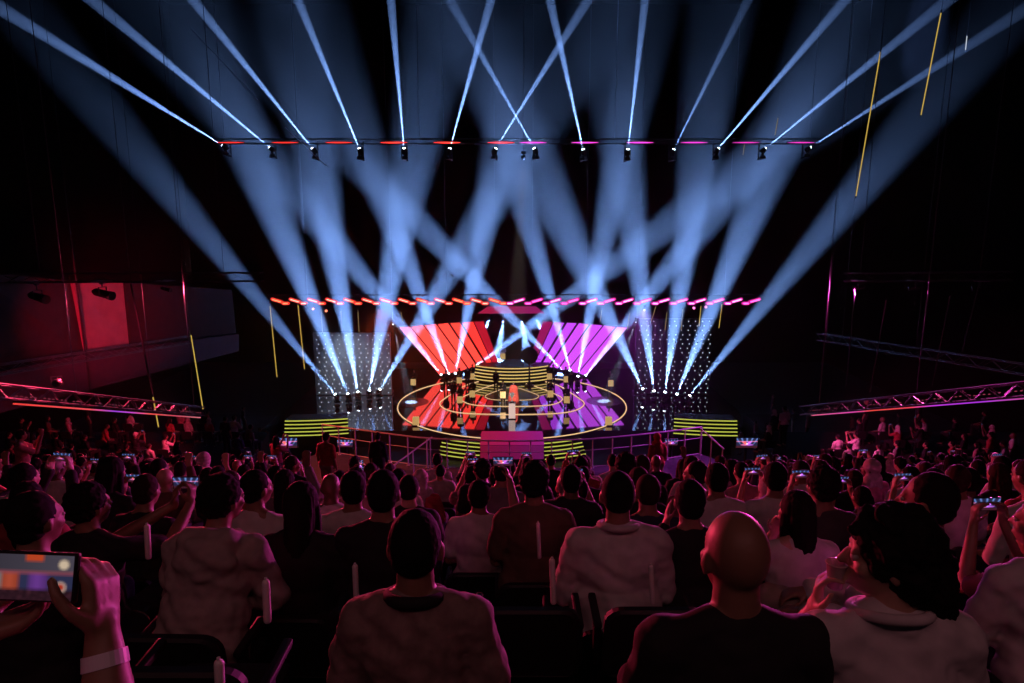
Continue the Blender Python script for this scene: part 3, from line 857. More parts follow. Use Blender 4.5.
def head_prims(m, c, M, fine=False):
    P = lambda x, y, z: c + M @ Vector((x, y, z))
    m.ell(P(0, -.014, .012), (.073, .092, .096), M, 22, 14)
    m.ell(P(0, .022, -.04), (.058, .066, .078), M); m.ell(P(0, .040, -.085), (.038, .042, .030), M)
    m.ell(P(0, .066, .018), (.052, .020, .014), M)
    for s in (-1, 1):
        m.ell(P(s * .076, -.012, -.018), (.009, .019, .032), M @ Matrix.Rotation(s * -.25, 3, 'Z'), 10, 8)
        m.ell(P(s * .040, .055, -.035), (.022, .024, .022), M)
        m.ell(P(s * .032, .0795, .002), (.014, .010, .009), M, 8, 6)
    m.seg(P(0, .086, -.004), P(0, .104, -.036), .009, .013, 8, 3)
    m.ell(P(0, .084, -.068), (.025, .014, .006), M, 8, 6); m.ell(P(0, .083, -.079), (.021, .013, .006), M, 8, 6)


def hand(m, wrist, d, palm, side, curl=.5, spread=.12, rad=.0085, thumb_in=.4, s=1.0):
    """palm plus five jointed fingers; d points along the hand, palm is the way the palm faces, side=+1 puts the thumb on across"""
    d = Vector(d).normalized(); palm = Vector(palm); palm = (palm - d * palm.dot(d)).normalized(); ac = d.cross(palm).normalized() * side
    W = Vector(wrist)
    for k, o in enumerate((-.026, -.009, .009, .026)):
        m.seg(W + d * .012 + ac * o * .7, W + d * .082 * s + ac * o, .0145, .0125, 10, 3)
    m.seg(W - d * .01, W + d * .02, .024, .024, 12, 3)
    L = (.062, .076, .082, .074); offs = (-.030, -.0105, .0105, .030)
    for k in range(4):
        b = W + d * .084 * s + ac * offs[k]; c = curl * (1 + .12 * (1.5 - k)); ang = (k - 1.5) * spread
        dd = (d + ac * math.tan(ang)).normalized()
        for j, f in enumerate((.45, .31, .24)):
            a_ = c * (.75, 1.0, .7)[j]
            dd = (Matrix.Rotation(a_, 3, dd.cross(palm).normalized()) @ dd).normalized()
            e = b + dd * L[k] * f * s
            m.seg(b, e, rad * (1.08, 1.0, .93)[j], rad * (1.0, .93, .85)[j], 9, 3); b = e
    t0 = W + d * .022 + ac * .026; td = (d * .75 + ac * .85 + palm * thumb_in).normalized()
    t1 = t0 + td * .040 * s; m.seg(t0, t1, .014, .0105, 10, 3)
    td = (td + d * .6 + palm * .2 - ac * .25).normalized(); t2 = t1 + td * .030 * s; m.seg(t1, t2, .0105, .0095, 9, 3)
    td = (td + d * .3 - ac * .3).normalized(); m.seg(t2, t2 + td * .024 * s, .0095, .008, 9, 3)


class Pose:
    """joints of one figure; seated unless stand=True"""
    def __init__(s, stand=False, lean=0.0, turn=0, nod=0, roll=0, wide=1.0, arms=None, fat=1.0, legs=None, sway=0.0):
        s.stand = stand; s.w = wide; s.fat = fat
        hz = .93 if stand else .50
        s.hip = Vector((0, 0, hz)); up = Vector((sway, lean, 1)).normalized()
        s.chest = s.hip + up * .33; s.base = s.hip + up * .505; s.up = up
        s.neck = s.base + Vector((0, .012 + lean * .1, .03))
        s.head = s.base + Vector((sway * .15, .032 + lean * .15, .168)); s.M = rotm(turn, nod, roll)
        s.sh = {k: s.base + Vector((k * .168 * wide, -.005, -.055)) for k in (-1, 1)}
        if stand:
            s.knee = {k: Vector((k * .10, .03, .48)) for k in (-1, 1)}; s.ank = {k: Vector((k * .11, -.01, .09)) for k in (-1, 1)}
        else:
            s.knee = {k: Vector((k * .13, .44, .50)) for k in (-1, 1)}; s.ank = {k: Vector((k * .13, .42, .10)) for k in (-1, 1)}
        if legs: legs(s)
        s.arms = {}
        for k in (-1, 1):
            a = (arms or {}).get(k, 'rest')
            if a == 'rest':
                if stand: a = (s.sh[k] + Vector((k * .05, -.02, -.29)), s.sh[k] + Vector((k * .05, .06, -.53)), (0, .15, -1), (-k, 0, 0), .45)
                else: a = (s.sh[k] + Vector((k * .055, .03, -.275)), Vector((k * .10, .27, .60)), (-k * .35, 1, -.25), (0, 0, -1), .5)
            elif a == 'fold':
                a = (s.sh[k] + Vector((k * .06, .05, -.26)), Vector((-k * .02, .27, s.base.z - .30)), (-k, .15, 0), (0, -1, 0), .7)
            elif a == 'phone':
                a = (s.sh[k] + Vector((k * .03, .23, -.14)), s.base + Vector((k * .085, .36, .10)), (-k * .1, .15, 1), (-k * 1, -.1, 0), .85)
            elif a == 'high':
                a = (s.sh[k] + Vector((k * .06, .20, .02)), s.base + Vector((k * .10, .28, .20)), (-k * .15, .1, 1), (0, 1, 0), .28)
            elif a == 'clap':
                a = (s.sh[k] + Vector((k * .06, .12, -.24)), s.base + Vector((k * .05, .30, -.10)), (-k * .25, .6, .9), (-k, 0, 0), .15)
            elif a == 'chin':
                a = (s.sh[k] + Vector((k * .03, .20, -.22)), s.base + Vector((k * .06, .16, -.02)), (-k * .2, -.1, 1), (0, -1, 0), .9)
            s.arms[k] = a

    def body(s, voxel, name='person_body', hands=True):
        m = MB(); h = s.hip; w = s.w; f = s.fat
        m.seg(h + Vector((-.075, -.01, 0)), h + Vector((.075, -.01, 0)), .115 * f, .115 * f)
        R1 = Vector((0, 0, 1)).rotation_difference(s.up).to_matrix()
        m.ell(h + s.up * .16, (.150 * f * w, .112 * f, .19), R1); m.ell(s.chest + s.up * .02, (.165 * w, .112 * (1 + f) / 2, .20), R1)
        m.seg(s.sh[-1] + Vector((.015, 0, 0)), s.sh[1] - Vector((.015, 0, 0)), .058, .058)
        m.seg(s.base + Vector((0, -.005, -.04)), s.head + s.M @ Vector((0, -.022, -.045)), .062, .053)
        for k in (-1, 1): m.seg(s.base + Vector((k * .03, -.012, .02)), s.sh[k] + Vector((-k * .02, -.008, .012)), .042, .045)
        head_prims(m, s.head, s.M)
        for k in (-1, 1):
            e, wr, d, p, c = s.arms[k]
            m.seg(s.sh[k], e, .052, .039); m.seg(e, Vector(e).lerp(Vector(wr), .35), .039, .041); m.seg(Vector(e).lerp(Vector(wr), .3), wr, .041, .026)
            hand(m, wr, d, p, -k if False else side_of(d, p, k), c, rad=max(.0085, voxel * .85))
            kn, an = s.knee[k], s.ank[k]
            m.seg(h + Vector((k * .09, 0, -.02)), kn, .085 * f, .056); m.seg(kn, Vector(kn).lerp(an, .3), .054, .056); m.seg(Vector(kn).lerp(an, .3), an, .056, .036)
            m.seg(an + Vector((0, -.02, -.04)), an + Vector((k * .02, .15, -.055)), .036, .030); m.seg(an + Vector((0, -.03, -.05)), an, .034, .038)
        return fuse(m, name, voxel, 4)

    def shirt(s, voxel, name='shirt', sleeve='short', loose=.014, folds=.006, hood=False, seed=0.0, long_=0.0):
        m = MB(); h = s.hip; w = s.w; f = s.fat; g = loose
        R1 = Vector((0, 0, 1)).rotation_difference(s.up).to_matrix()
        m.seg(h + Vector((-.075, -.01, .05 - long_)), h + Vector((.075, -.01, .05 - long_)), .115 * f + g, .115 * f + g)
        m.ell(h + s.up * .16, (.150 * f * w + g * 1.3, .112 * f + g * 1.3, .20), R1); m.ell(s.chest + s.up * .02, (.165 * w + g, .112 * (1 + f) / 2 + g, .20), R1)
        m.seg(s.sh[-1] + Vector((.015, 0, 0)), s.sh[1] - Vector((.015, 0, 0)), .058 + g * .8, .058 + g * .8)
        m.seg(s.base + Vector((0, -.005, -.08)), s.base + Vector((0, -.008, -.008)), .075, .066 + g * .4)
        for k in (-1, 1): m.seg(s.base + Vector((k * .03, -.014, .012)), s.sh[k] + Vector((-k * .02, -.008, .012)), .040 + g * .5, .045 + g * .8)
        if hood:
            m.seg(s.base + Vector((-.075, -.075, .025)), s.base + Vector((.075, -.075, .025)), .066, .066); m.ell(s.base + Vector((0, -.125, -.055)), (.135, .062, .13)); m.seg(s.base + Vector((0, -.13, -.10)), s.base + Vector((0, -.125, -.19)), .07, .03)
            for k in (-1, 1): m.seg(s.base + Vector((k * .085, -.06, .025)), s.base + Vector((k * .08, .05, -.01)), .052, .04)
        for k in (-1, 1):
            e, wr, d, p, c = s.arms[k]; e = Vector(e); wr = Vector(wr)
            if sleeve == 'short':
                m.seg(s.sh[k], s.sh[k].lerp(e, .72), .052 + g, .048 + g * 1.3)
            elif sleeve == 'long':
                m.seg(s.sh[k], e, .052 + g, .040 + g); m.seg(e, e.lerp(wr, .93), .041 + g, .028 + g * .9)
            else:
                m.seg(s.sh[k], e, .052 + g, .041 + g); m.seg(e, e.lerp(wr, .3), .041 + g, .042 + g)
        def disp(v):
            q = Vector((v.x * 7 + seed, v.y * 7, v.z * 15 + v.x * 9)); r = Vector((v.x * 22 + seed, v.y * 22, v.z * 26))
            return folds * noise.noise(q) * 1.6 + folds * .5 * noise.noise(r)
        return fuse(m, name, voxel, 3, disp=disp if folds else None)

    def trousers(s, voxel, name='trousers', g=.012, full=True):
        m = MB(); h = s.hip; f = s.fat
        m.seg(h + Vector((-.075, -.01, .01)), h + Vector((.075, -.01, .01)), .115 * f + g, .115 * f + g)
        for k in (-1, 1):
            kn, an = s.knee[k], s.ank[k]
            m.seg(h + Vector((k * .09, 0, -.02)), kn, .085 * f + g, .058 + g)
            if full: m.seg(kn, Vector(kn).lerp(an, .9), .057 + g, .042 + g)
        def disp(v): return .006 * noise.noise(Vector((v.x * 12, v.y * 16, v.z * 10)))
        return fuse(m, name, voxel, 3, disp=disp)

    def shoes(s, name='shoes'):
        m = MB()
        for k in (-1, 1):
            a = s.ank[k]
            m.seg(a + Vector((0, -.03, -.05)), a + Vector((k * .02, .16, -.058)), .046, .040); m.seg(a + Vector((0, -.02, -.04)), a + Vector((0, 0, 0)), .044, .046)
        return fuse(m, name, .012, 2)


def side_of(d, p, k):
    """thumb side for the hand of side k (+1 is the figure's right): the thumb of a right hand, palm down and pointing forward, is on its left"""
    return 1 if k > 0 else -1


def hair_mesh(kind, voxel):
    """hair around a head centred on the origin, looking along +y"""
    m = MB(); dp = None
    if kind == 'short':
        m.ell((0, -.024, .022), (.080, .092, .096)); m.ell((0, -.045, -.03), (.068, .062, .055))
        dp = lambda v: .0035 * noise.noise(v * 45) + .002 * noise.noise(v * 110)
    elif kind == 'crop':
        m.ell((0, -.022, .018), (.0775, .091, .096)); m.ell((0, -.045, -.028), (.066, .056, .045))
        dp = lambda v: .0015 * noise.noise(v * 90)
    elif kind == 'curly':
        m.ell((0, -.026, .032), (.092, .100, .098)); m.ell((0, -.052, -.02), (.080, .060, .058))
        dp = lambda v: .009 * noise.noise(v * 38) + .006 * noise.noise(v * 80)
    elif kind == 'long':
        m.ell((0, -.022, .020), (.086, .096, .098)); m.seg((0, -.055, -.02), (0, -.085, -.24), .078, .070)
        for s in (-1, 1): m.seg((s * .062, -.01, -.02), (s * .066, -.02, -.22), .030, .036)
        dp = lambda v: .006 * noise.noise(Vector((v.x * 60, v.y * 60, v.z * 9)))
    elif kind == 'bun':
        m.ell((0, -.024, .020), (.081, .093, .096)); m.ell((0, -.045, -.03), (.066, .058, .05)); m.ell((0, -.125, .03), (.038, .034, .038))
        dp = lambda v: .003 * noise.noise(v * 60)
    elif kind == 'scarf':
        m.ell((0, -.015, .018), (.088, .102, .106)); m.ell((0, -.02, -.06), (.080, .080, .085)); m.seg((-.06, -.01, -.16), (.06, -.01, -.16), .085, .085)
        m.seg((0, -.05, -.12), (0, -.09, -.27), .09, .07)
        dp = lambda v: .006 * noise.noise(Vector((v.x * 12, v.y * 12, v.z * 38)))
    elif kind == 'cap':
        m.ell((0, -.018, .03), (.084, .100, .090)); m.seg((-.03, .09, .035), (.03, .09, .035), .012, .012); m.ell((0, .105, .034), (.062, .06, .008))
        m.ell((0, -.045, -.02), (.072, .056, .045))
    elif kind == 'wild':
        m.ell((0, -.020, .030), (.100, .104, .100)); m.ell((0, -.055, -.03), (.092, .070, .085)); m.seg((.01, -.09, -.02), (.06, -.13, -.10), .060, .035)
        m.seg((.03, -.115, -.02), (.11, -.15, -.035), .042, .014); m.seg((-.02, -.10, -.06), (.02, -.13, -.14), .052, .032); m.seg((0, .05, .085), (-.06, .09, .075), .03, .012)
        m.seg((-.05, .0, .09), (-.03, .03, .125), .03, .02)
        dp = lambda v: .013 * noise.noise(v * 26) + .006 * noise.noise(v * 70)
    return fuse(m, 'hair', voxel, 3, disp=dp)


def cloth(name, c, c2=None, rough=.85, scale=14):
    c2 = c2 or tuple(x * .8 for x in c); return noisy(name, c, c2, scale, rough, .15)


SKIN = [mat('skin_brown', (.27, .15, .10), .5), mat('skin_dark', (.14, .075, .05), .5), mat('skin_light', (.46, .29, .21), .5)]
HAIRM = [mat('black_hair', (.008, .007, .007), .8, spec=.15), mat('dark_brown_hair', (.028, .016, .010), .8, spec=.15), mat('grey_hair', (.20, .19, .18), .5)]
M_TROU = [cloth('black_trousers', (.012, .012, .014)), cloth('dark_blue_jeans', (.03, .04, .075)), cloth('beige_trousers', (.32, .27, .22))]
M_SHOE = mat('dark_shoes', (.02, .018, .018), .5)
SHIRTS = {'white': cloth('white_cloth', (.62, .60, .60)), 'black': cloth('black_cloth', (.010, .010, .012)), 'grey': cloth('grey_cloth', (.17, .16, .165)),
          'red': cloth('red_cloth', (.38, .05, .06)), 'navy': cloth('navy_cloth', (.022, .03, .07)), 'pink': cloth('pink_cloth', (.55, .25, .30)), 'brown': cloth('brown_cloth', (.14, .085, .06))}
M_SCREEN_OFF = mat('phone_back', (.015, .015, .017), .3)


def eyes_mesh():
    m = MB()
    for s in (-1, 1): m.ell((s * .031, .0765, -.010), (.0125, .0105, .0105), None, 10, 8)
    return m.mesh('eyes', True)
EYES = eyes_mesh(); M_EYE = mat('eye', (.5, .46, .44), .2)


def dress(pose, name, loc, label, group=None, rz=0, scale=1.0, body=None, hair=None, hair_m=None, shirt=None, shirt_m=None, trou=None, trou_m=None, skin=None, shoes=None, eyes=True, cat='person'):
    o = empty(name, loc, label, cat, group, rz); o.scale = (scale,) * 3
    b = mesh_obj('body', body, skin or SKIN[0], o)
    if eyes:
        e = mesh_obj('eyes', EYES, M_EYE, o); e.location = pose.head; e.rotation_euler = pose.M.to_euler()
    if hair:
        h = mesh_obj('hair' if hair.name.split('.')[0] == 'hair' else hair.name, hair, hair_m or HAIRM[0], o); h.location = pose.head; h.rotation_euler = pose.M.to_euler()
    if shirt: mesh_obj('shirt', shirt, shirt_m, o)
    if trou: mesh_obj('trousers', trou, trou_m or M_TROU[0], o)
    if shoes: mesh_obj('shoes', shoes, M_SHOE, o)
    return o
# ------------------------------------------------------------------ shared figures
V = .0135
POSES = {
    'rest': Pose(), 'lean': Pose(lean=.22, nod=.1), 'back': Pose(lean=-.12, arms={1: 'fold', -1: 'fold'}), 'lookleft': Pose(turn=.75, arms={1: 'fold', -1: 'rest'}),
    'lookright': Pose(turn=-.8, sway=.05, arms={1: 'rest', -1: 'chin'}), 'phone': Pose(lean=.05, arms={1: 'phone', -1: 'phone'}), 'high': Pose(arms={1: 'high', -1: 'rest'}), 'clap': Pose(lean=.08, arms={1: 'clap', -1: 'clap'}),
    'stand': Pose(stand=True), 'standphone': Pose(stand=True, turn=.3, arms={1: 'phone', -1: 'phone'}), 'standplay': Pose(stand=True, nod=.2, arms={1: 'clap', -1: 'fold'}),
}
BODY = {k: p.body(V) for k, p in POSES.items()}
SH = {}
for k, p in POSES.items():
    SH[k, 'short'] = p.shirt(V, sleeve='short', seed=len(k)); SH[k, 'long'] = p.shirt(V, sleeve='long', seed=len(k) + 3, name='shirt')
TR = {k: p.trousers(.014) for k, p in POSES.items()}
SHOES = {True: POSES['stand'].shoes(), False: POSES['rest'].shoes()}
HAIR = {k: hair_mesh(k, .008) for k in ('short', 'crop', 'curly', 'long', 'bun', 'scarf', 'cap')}
for k in ('scarf',): HAIR[k].name = 'headscarf'
HAIR['cap'].name = 'cap'
CLOTHM = {'scarf': [cloth('pale_scarf', (.5, .42, .42)), cloth('black_scarf', (.012, .012, .014)), cloth('red_scarf', (.45, .06, .06))], 'cap': [cloth('pale_cap', (.5, .42, .42)), cloth('black_cap', (.015, .015, .017))]}
WORD = {'short': 'short hair', 'crop': 'cropped hair', 'curly': 'curly hair', 'long': 'long hair', 'bun': 'hair in a bun', 'scarf': 'headscarf', 'cap': 'cap', None: 'bald'}
PW = {'rest': 'hands on knees', 'lean': 'leaning forward', 'back': 'leaning back', 'lookleft': 'looking left', 'lookright': 'chin on hand', 'phone': 'raising a phone', 'high': 'one arm raised', 'clap': 'clapping', 'stand': 'standing', 'standphone': 'standing filming', 'standplay': 'standing'}


def person(pose, loc, label, shirt='black', sleeve='short', hair='short', hm=None, skin=0, trou=0, rz=0, scale=1.0, group=None, shoes=True):
    P = POSES[pose]; c = CLOTHM.get(hair)
    return dress(P, 'person', loc, label, group, rz, scale, BODY[pose], HAIR.get(hair), (c[hm or 0] if c else HAIRM[hm or 0]), SH[pose, sleeve], SHIRTS[shirt], TR[pose], M_TROU[trou], SKIN[skin], SHOES[P.stand] if shoes else None)


# ------------------------------------------------------------------ seats
M_SEAT = mat('black_seat_plastic', (.012, .012, .014), .6); M_SEATF = cloth('black_seat_fabric', (.010, .010, .012))


def seat_proto():
    o = empty('theatre_seat', (0, 0, 0), 'x', 'seat')
    b = MB(); W = .215
    pts = []
    out = []
    for (cx, cz, a0, r) in ((W - .08, .64, 0, .08), (-W + .08, .64, 90, .08), (-W + .04, .40, 180, .04), (W - .04, .40, 270, .04)):
        for i in range(6):
            a = R(a0 + 18 * i); out.append((cx + r * math.cos(a), cz + r * math.sin(a)))
    Vv = []
    for (y, s) in ((-.225, .93), (-.215, 1.0), (-.185, 1.0), (-.172, .93)):
        for (x, z) in out: Vv.append((x * s, y - (z - .4) * .16 + .0 + .02 * (x / W) ** 2, .55 + (z - .55) * s))
    n = len(out); fs = [tuple(range(n)), tuple(range(3 * n, 4 * n))[::-1]]
    for j in range(3):
        for i in range(n): fs.append((j * n + i, j * n + (i + 1) % n, (j + 1) * n + (i + 1) % n, (j + 1) * n + i))
    b.add(Vv, fs); b.build('backrest', M_SEAT, o, smooth=False)
    c = MB(); c.box((0, .03, .375), (.40, .40, .07), bev=.025); c.build('seat_cushion', M_SEATF, o)
    for s in (-1, 1):
        MB().box((s * .225, -.0, .56), (.035, .26, .03), bev=.01).box((s * .225, -.08, .46), (.03, .05, .2)).build('armrest', M_SEAT, o)
        MB().box((s * .2, -.02, .18), (.03, .06, .36)).box((s * .2, -.0, .012), (.05, .34, .024)).build('leg', M_SEAT, o)
    return o
SEAT = seat_proto(); _seat = [False]
SEATS = []


def seat(x, y, z, label, rz=0):
    if _seat[0]: o = dup(SEAT)
    else: o = SEAT; _seat[0] = True
    o.location = (x, y, z); o.rotation_euler = (0, 0, rz); o['label'] = label; o['group'] = 'black theatre seats in the raked rows'
    SEATS.append(o); return o


# ------------------------------------------------------------------ pictures shown on phones and monitors
def stage_picture(u, v):
    """small view of the show: beams above, red and purple screens, dark crowd"""
    c = Vector((.01, .01, .03))
    for k in range(5):
        x0 = .2 + k * .15; sl = (k - 2) * .16
        d = abs(u - (x0 + sl * (v - .35))); w_ = .012 + .05 * max(0, v - .35)
        if v > .35 and d < w_: c += Vector((.12, .22, .55)) * (1 - d / w_) * .9
    if .36 < v < .62:
        t = (v - .36) / .26
        if .42 - .16 * t < u < .50 - .06 * t: c = Vector((.9, .10, .08)) * (1.2 if int((u + t * .1) * 60) % 4 else .3)
        if .50 + .06 * t < u < .58 + .16 * t: c = Vector((.55, .10, .9)) * (1.2 if int((u - t * .1) * 60) % 4 else .3)
    if .22 < v < .36 and (u - .5) ** 2 / .09 + (v - .31) ** 2 / .004 < 1: c = Vector((.5, .10, .25)) if u < .5 else Vector((.35, .08, .5))
    if abs(v - .66) < .012: c += Vector((.9, .2, .4))
    if v < .22 + .03 * math.sin(u * 40): c = Vector((.03, .006, .012))
    if (u - .5) ** 2 + (v - .40) ** 2 < .0012: c = Vector((1.2, 1.1, 1.0))
    return c


def hero_picture(u, v):
    c = Vector((.035, .018, .03))
    if v > .62: c = Vector((.10, .085, .12)) * (.6 + .6 * u)
    if abs(v - .60) < .04: c = Vector((.42, .10, .14))
    if v > .86 and abs(u - .60) < .09: c = Vector((.85, .10, .03))
    if .22 < v < .58:
        c = Vector((.05, .05, .12))
        if u < .28: c = Vector((.42, .34, .34)) * (1 - abs(u - .12) * 1.5)
        elif u < .45: c = Vector((.75, .12, .06)) * (1 - abs(u - .36) * 4)
        elif .55 < u < .75: c = Vector((.22, .05, .40)) * (1 - abs(u - .64) * 5) + Vector((.03, .02, .07))
        else: c = Vector((.045, .05, .13))
    if v <= .24: c = Vector((.035, .012, .02)) + Vector((.12, .03, .05)) * max(0, noise.noise(Vector((u * 24, v * 14, 3))))
    r = (u - .90) ** 2 * 4.2 + (v - .80) ** 2
    if r < .011: c = Vector((1.1, .85, .60))
    r = (u - .88) ** 2 * 4.2 + (v - .30) ** 2
    if r < .014: c = Vector((.85, .60, .50))
    if r < .006: c = Vector((.7, .06, .03))
    return c


def soft_hero(u, v):
    c = Vector((0, 0, 0))
    for i in (-1, 0, 1):
        for j in (-1, 0, 1): c += hero_picture(u + i * .014, v + j * .03)
    return c / 9


def soft_stage(u, v):
    c = Vector((0, 0, 0))
    for i in (-1, 0, 1):
        for j in (-1, 0, 1): c += stage_picture(u + i * .02, v + j * .03)
    return c / 9


def picture_screen(name, w_, h_, fn, strength, parent, y=0.0, nx=44, nz=24):
    """flat glowing picture, lying in the x-z plane and facing -y"""
    me = bpy.data.meshes.new(name); V_ = []; F_ = []
    for j in range(nz + 1):
        for i in range(nx + 1): V_.append(((i / nx - .5) * w_, y, (j / nz - .5) * h_))
    for j in range(nz):
        for i in range(nx): a = j * (nx + 1) + i; F_.append((a, a + 1, a + nx + 2, a + nx + 1))
    me.from_pydata(V_, [], F_)
    ca = me.color_attributes.new('picture', 'FLOAT_COLOR', 'POINT')
    for j in range(nz + 1):
        for i in range(nx + 1):
            c = fn(i / nx, j / nz); ca.data[j * (nx + 1) + i].color = (c.x, c.y, c.z, 1)
    m = bpy.data.materials.new(name + '_light'); m.use_nodes = True; nt = m.node_tree; nt.nodes.clear()
    at_ = nt.nodes.new('ShaderNodeVertexColor'); at_.layer_name = 'picture'
    e = nt.nodes.new('ShaderNodeEmission'); e.inputs[1].default_value = strength; nt.links.new(at_.outputs[0], e.inputs[0])
    o_ = nt.nodes.new('ShaderNodeOutputMaterial'); nt.links.new(e.outputs[0], o_.inputs[0]); m.cycles.emission_sampling = 'NONE'
    me.materials.append(m)
    o = bpy.data.objects.new(name, me); COL.objects.link(o)
    if parent: o.parent = parent
    return o


def phone_proto():
    o = empty('phone', (0, 0, 0), 'x', 'phone')
    MB().box((0, 0, 0), (.154, .0085, .074), bev=.004).build('case', M_SCREEN_OFF, o)
    picture_screen('screen', .142, .064, soft_stage, 1.7, o, -.0052)
    MB().cyl((.055, .004, .02), (.055, .0065, .02), .008, n=12).cyl((.055, .004, -.0), (.055, .0065, -.0), .008, n=12).build('camera_lens', M_BLACK, o)
    return o
PHONE = phone_proto(); _ph = [False]


def phone(loc, label, rz=0, tilt=0.0, upright=False, s=1.0):
    if _ph[0]: o = dup(PHONE)
    else: o = PHONE; _ph[0] = True
    o.location = loc; o.rotation_euler = (tilt, PI / 2 if upright else 0, rz); o.scale = (s, s, s); o['label'] = label; o['group'] = 'lit phones held up in the crowd'
    return o


# ------------------------------------------------------------------ people one can single out
TAKEN = []     # (row, x) that are used


def nearest_row(d):
    return min(ROWS, key=lambda r: abs(r - d))


def spot_for(px, py, d, P, sc=None):
    """where the feet of a figure stand whose head top shows at (px, py)"""
    T = at(px, py, d); r = nearest_row(d); fl = row_floor(r); top = P.head.z + .108
    s = max(.93, min(1.08, (T.z - fl) / top)) if sc is None else sc
    rz = math.atan2(T.x, 50 - d)
    off = Matrix.Rotation(rz, 3, 'Z') @ Vector((P.head.x, P.head.y, 0)) * s
    TAKEN.append((r, T.x - off.x)); return Vector((T.x - off.x, d - off.y, fl)), s, rz


def hero(px, py, d, P, label, shirt_m, sleeve='short', hair='short', hm=0, skin=0, trou=0, voxel=.008, loose=.014, hood=False, folds=.006, drz=0, seatit=True, long_=0.0):
    loc, s, rz = spot_for(px, py, d, P)
    hr = None
    if hair: hr = hair_mesh(hair, .005 if voxel < .009 else .008); hr.name = 'hair'
    o = dress(P, 'person', loc, label, None, rz + drz, s, P.body(voxel), hr, HAIRM[hm], P.shirt(voxel, sleeve=sleeve, loose=loose, hood=hood, folds=folds, seed=px, long_=long_), shirt_m, P.trousers(.012), M_TROU[trou], SKIN[skin], P.shoes())
    if seatit: seat(loc.x, loc.y, loc.z, 'black seat under the ' + ' '.join(label.split(',')[0].split()[:9]), rz)
    return o


def arms_of(P, k, e, w_, d, p, c): return {k: (Vector(e), Vector(w_), d, p, c)}


M_TEE = cloth('striped_grey_brown_tee', (.26, .19, .17), (.19, .135, .12), scale=30)
M_BLK = SHIRTS['black']; M_WHT = SHIRTS['white']
# A: man in the middle foreground
PA = Pose(lean=-.04, wide=.96); PA.arms = PA.arms
hA = hero(415, 509, 1.80, PA, 'person with cropped dark hair and grey brown black collared tee, middle foreground', M_TEE, hair='crop', skin=0, voxel=.007, loose=.020, folds=.011)
m = MB(); m.tube([PA.base + Vector((.079 * math.cos(a), -.004 + .080 * math.sin(a), .024 - .022 * math.sin(a))) for a in [2 * PI * i / 28 for i in range(28)]], .017, n=8, closed=True)
m.build('collar', M_BLK, hA, smooth=True)
m = MB()
# B: bald man
PB = Pose(lean=-.02, turn=.10, wide=1.02, fat=1.08)
hB = hero(737, 511, 1.60, PB, 'bald person in a black tee, big head right of the middle foreground', M_BLK, hair=None, skin=0, voxel=.007, loose=.018)
# C: wavy haired person in profile holding a cup
PC = Pose(lean=-.05, turn=1.15, wide=1.0)
CUP = PC.head + PC.M @ Vector((0, .112, -.118))
PC.arms[-1] = (PC.sh[-1] + Vector((-.05, .16, -.20)), CUP + Vector((-.030, .030, -.085)), (.05, -.05, 1), (1, -.6, 0), .8)
hC = hero(893, 512, 1.62, PC, 'person with wild wavy dark hair in a white shirt, drinking from a cup', M_WHT, hair='wild', skin=2, voxel=.007, loose=.024, folds=.009)
m = MB(); m.tube([PC.base + Vector((.085 * math.cos(a), -.004 + .086 * math.sin(a), .030 - .026 * math.sin(a))) for a in [2 * PI * i / 28 for i in range(28)]], .014, n=8, closed=True)
m.build('collar', M_WHT, hC, smooth=True)
cupc = hC.matrix_basis @ CUP
cu = empty('plastic_cup', cupc, 'clear pale plastic cup at the mouth of the wavy haired person', 'cup')
M_CUP = mat('frosted_cup', (.75, .65, .65), .25); M_CUP.node_tree.nodes['Principled BSDF'].inputs['Transmission Weight'].default_value = .35
c = MB(); N_ = 20
prof = [(.019, 0), (.022, .035), (.025, .068), (.0265, .070), (.023, .068), (.0195, .035), (.016, .004)]
Vc = []; Fc = []
for (r_, z_) in prof:
    for i in range(N_): Vc.append((r_ * math.cos(2 * PI * i / N_), r_ * math.sin(2 * PI * i / N_), z_))
for j in range(len(prof) - 1):
    for i in range(N_): Fc.append((j * N_ + i, j * N_ + (i + 1) % N_, (j + 1) * N_ + (i + 1) % N_, (j + 1) * N_ + i))
Fc += [tuple(range(N_))[::-1], tuple(range((len(prof) - 1) * N_, len(prof) * N_))]
c.add(Vc, Fc).build('body', M_CUP, cu, smooth=True)
MB().tube([(.0265 * math.cos(2 * PI * i / 20), .0265 * math.sin(2 * PI * i / 20), .069) for i in range(20)], .0022, n=6, closed=True).build('rim', M_CUP, cu, smooth=True)
# D: heavy man in a white shirt
PD = Pose(lean=.06, wide=1.03, fat=1.18, arms={1: 'fold', -1: 'fold'})
hD = hero(618, 471, 3.15, PD, 'heavy person in a pale collared shirt, short dark hair, right of centre', M_WHT, sleeve='long', hair='crop', skin=0, voxel=.009, loose=.024, folds=.010)
m = MB(); m.tube([PD.base + Vector((.083 * math.cos(a), -.004 + .084 * math.sin(a), .035 - .02 * math.sin(a))) for a in [2 * PI * i / 24 for i in range(24)]], .016, n=8, closed=True)
m.build('collar', M_WHT, hD, smooth=True)
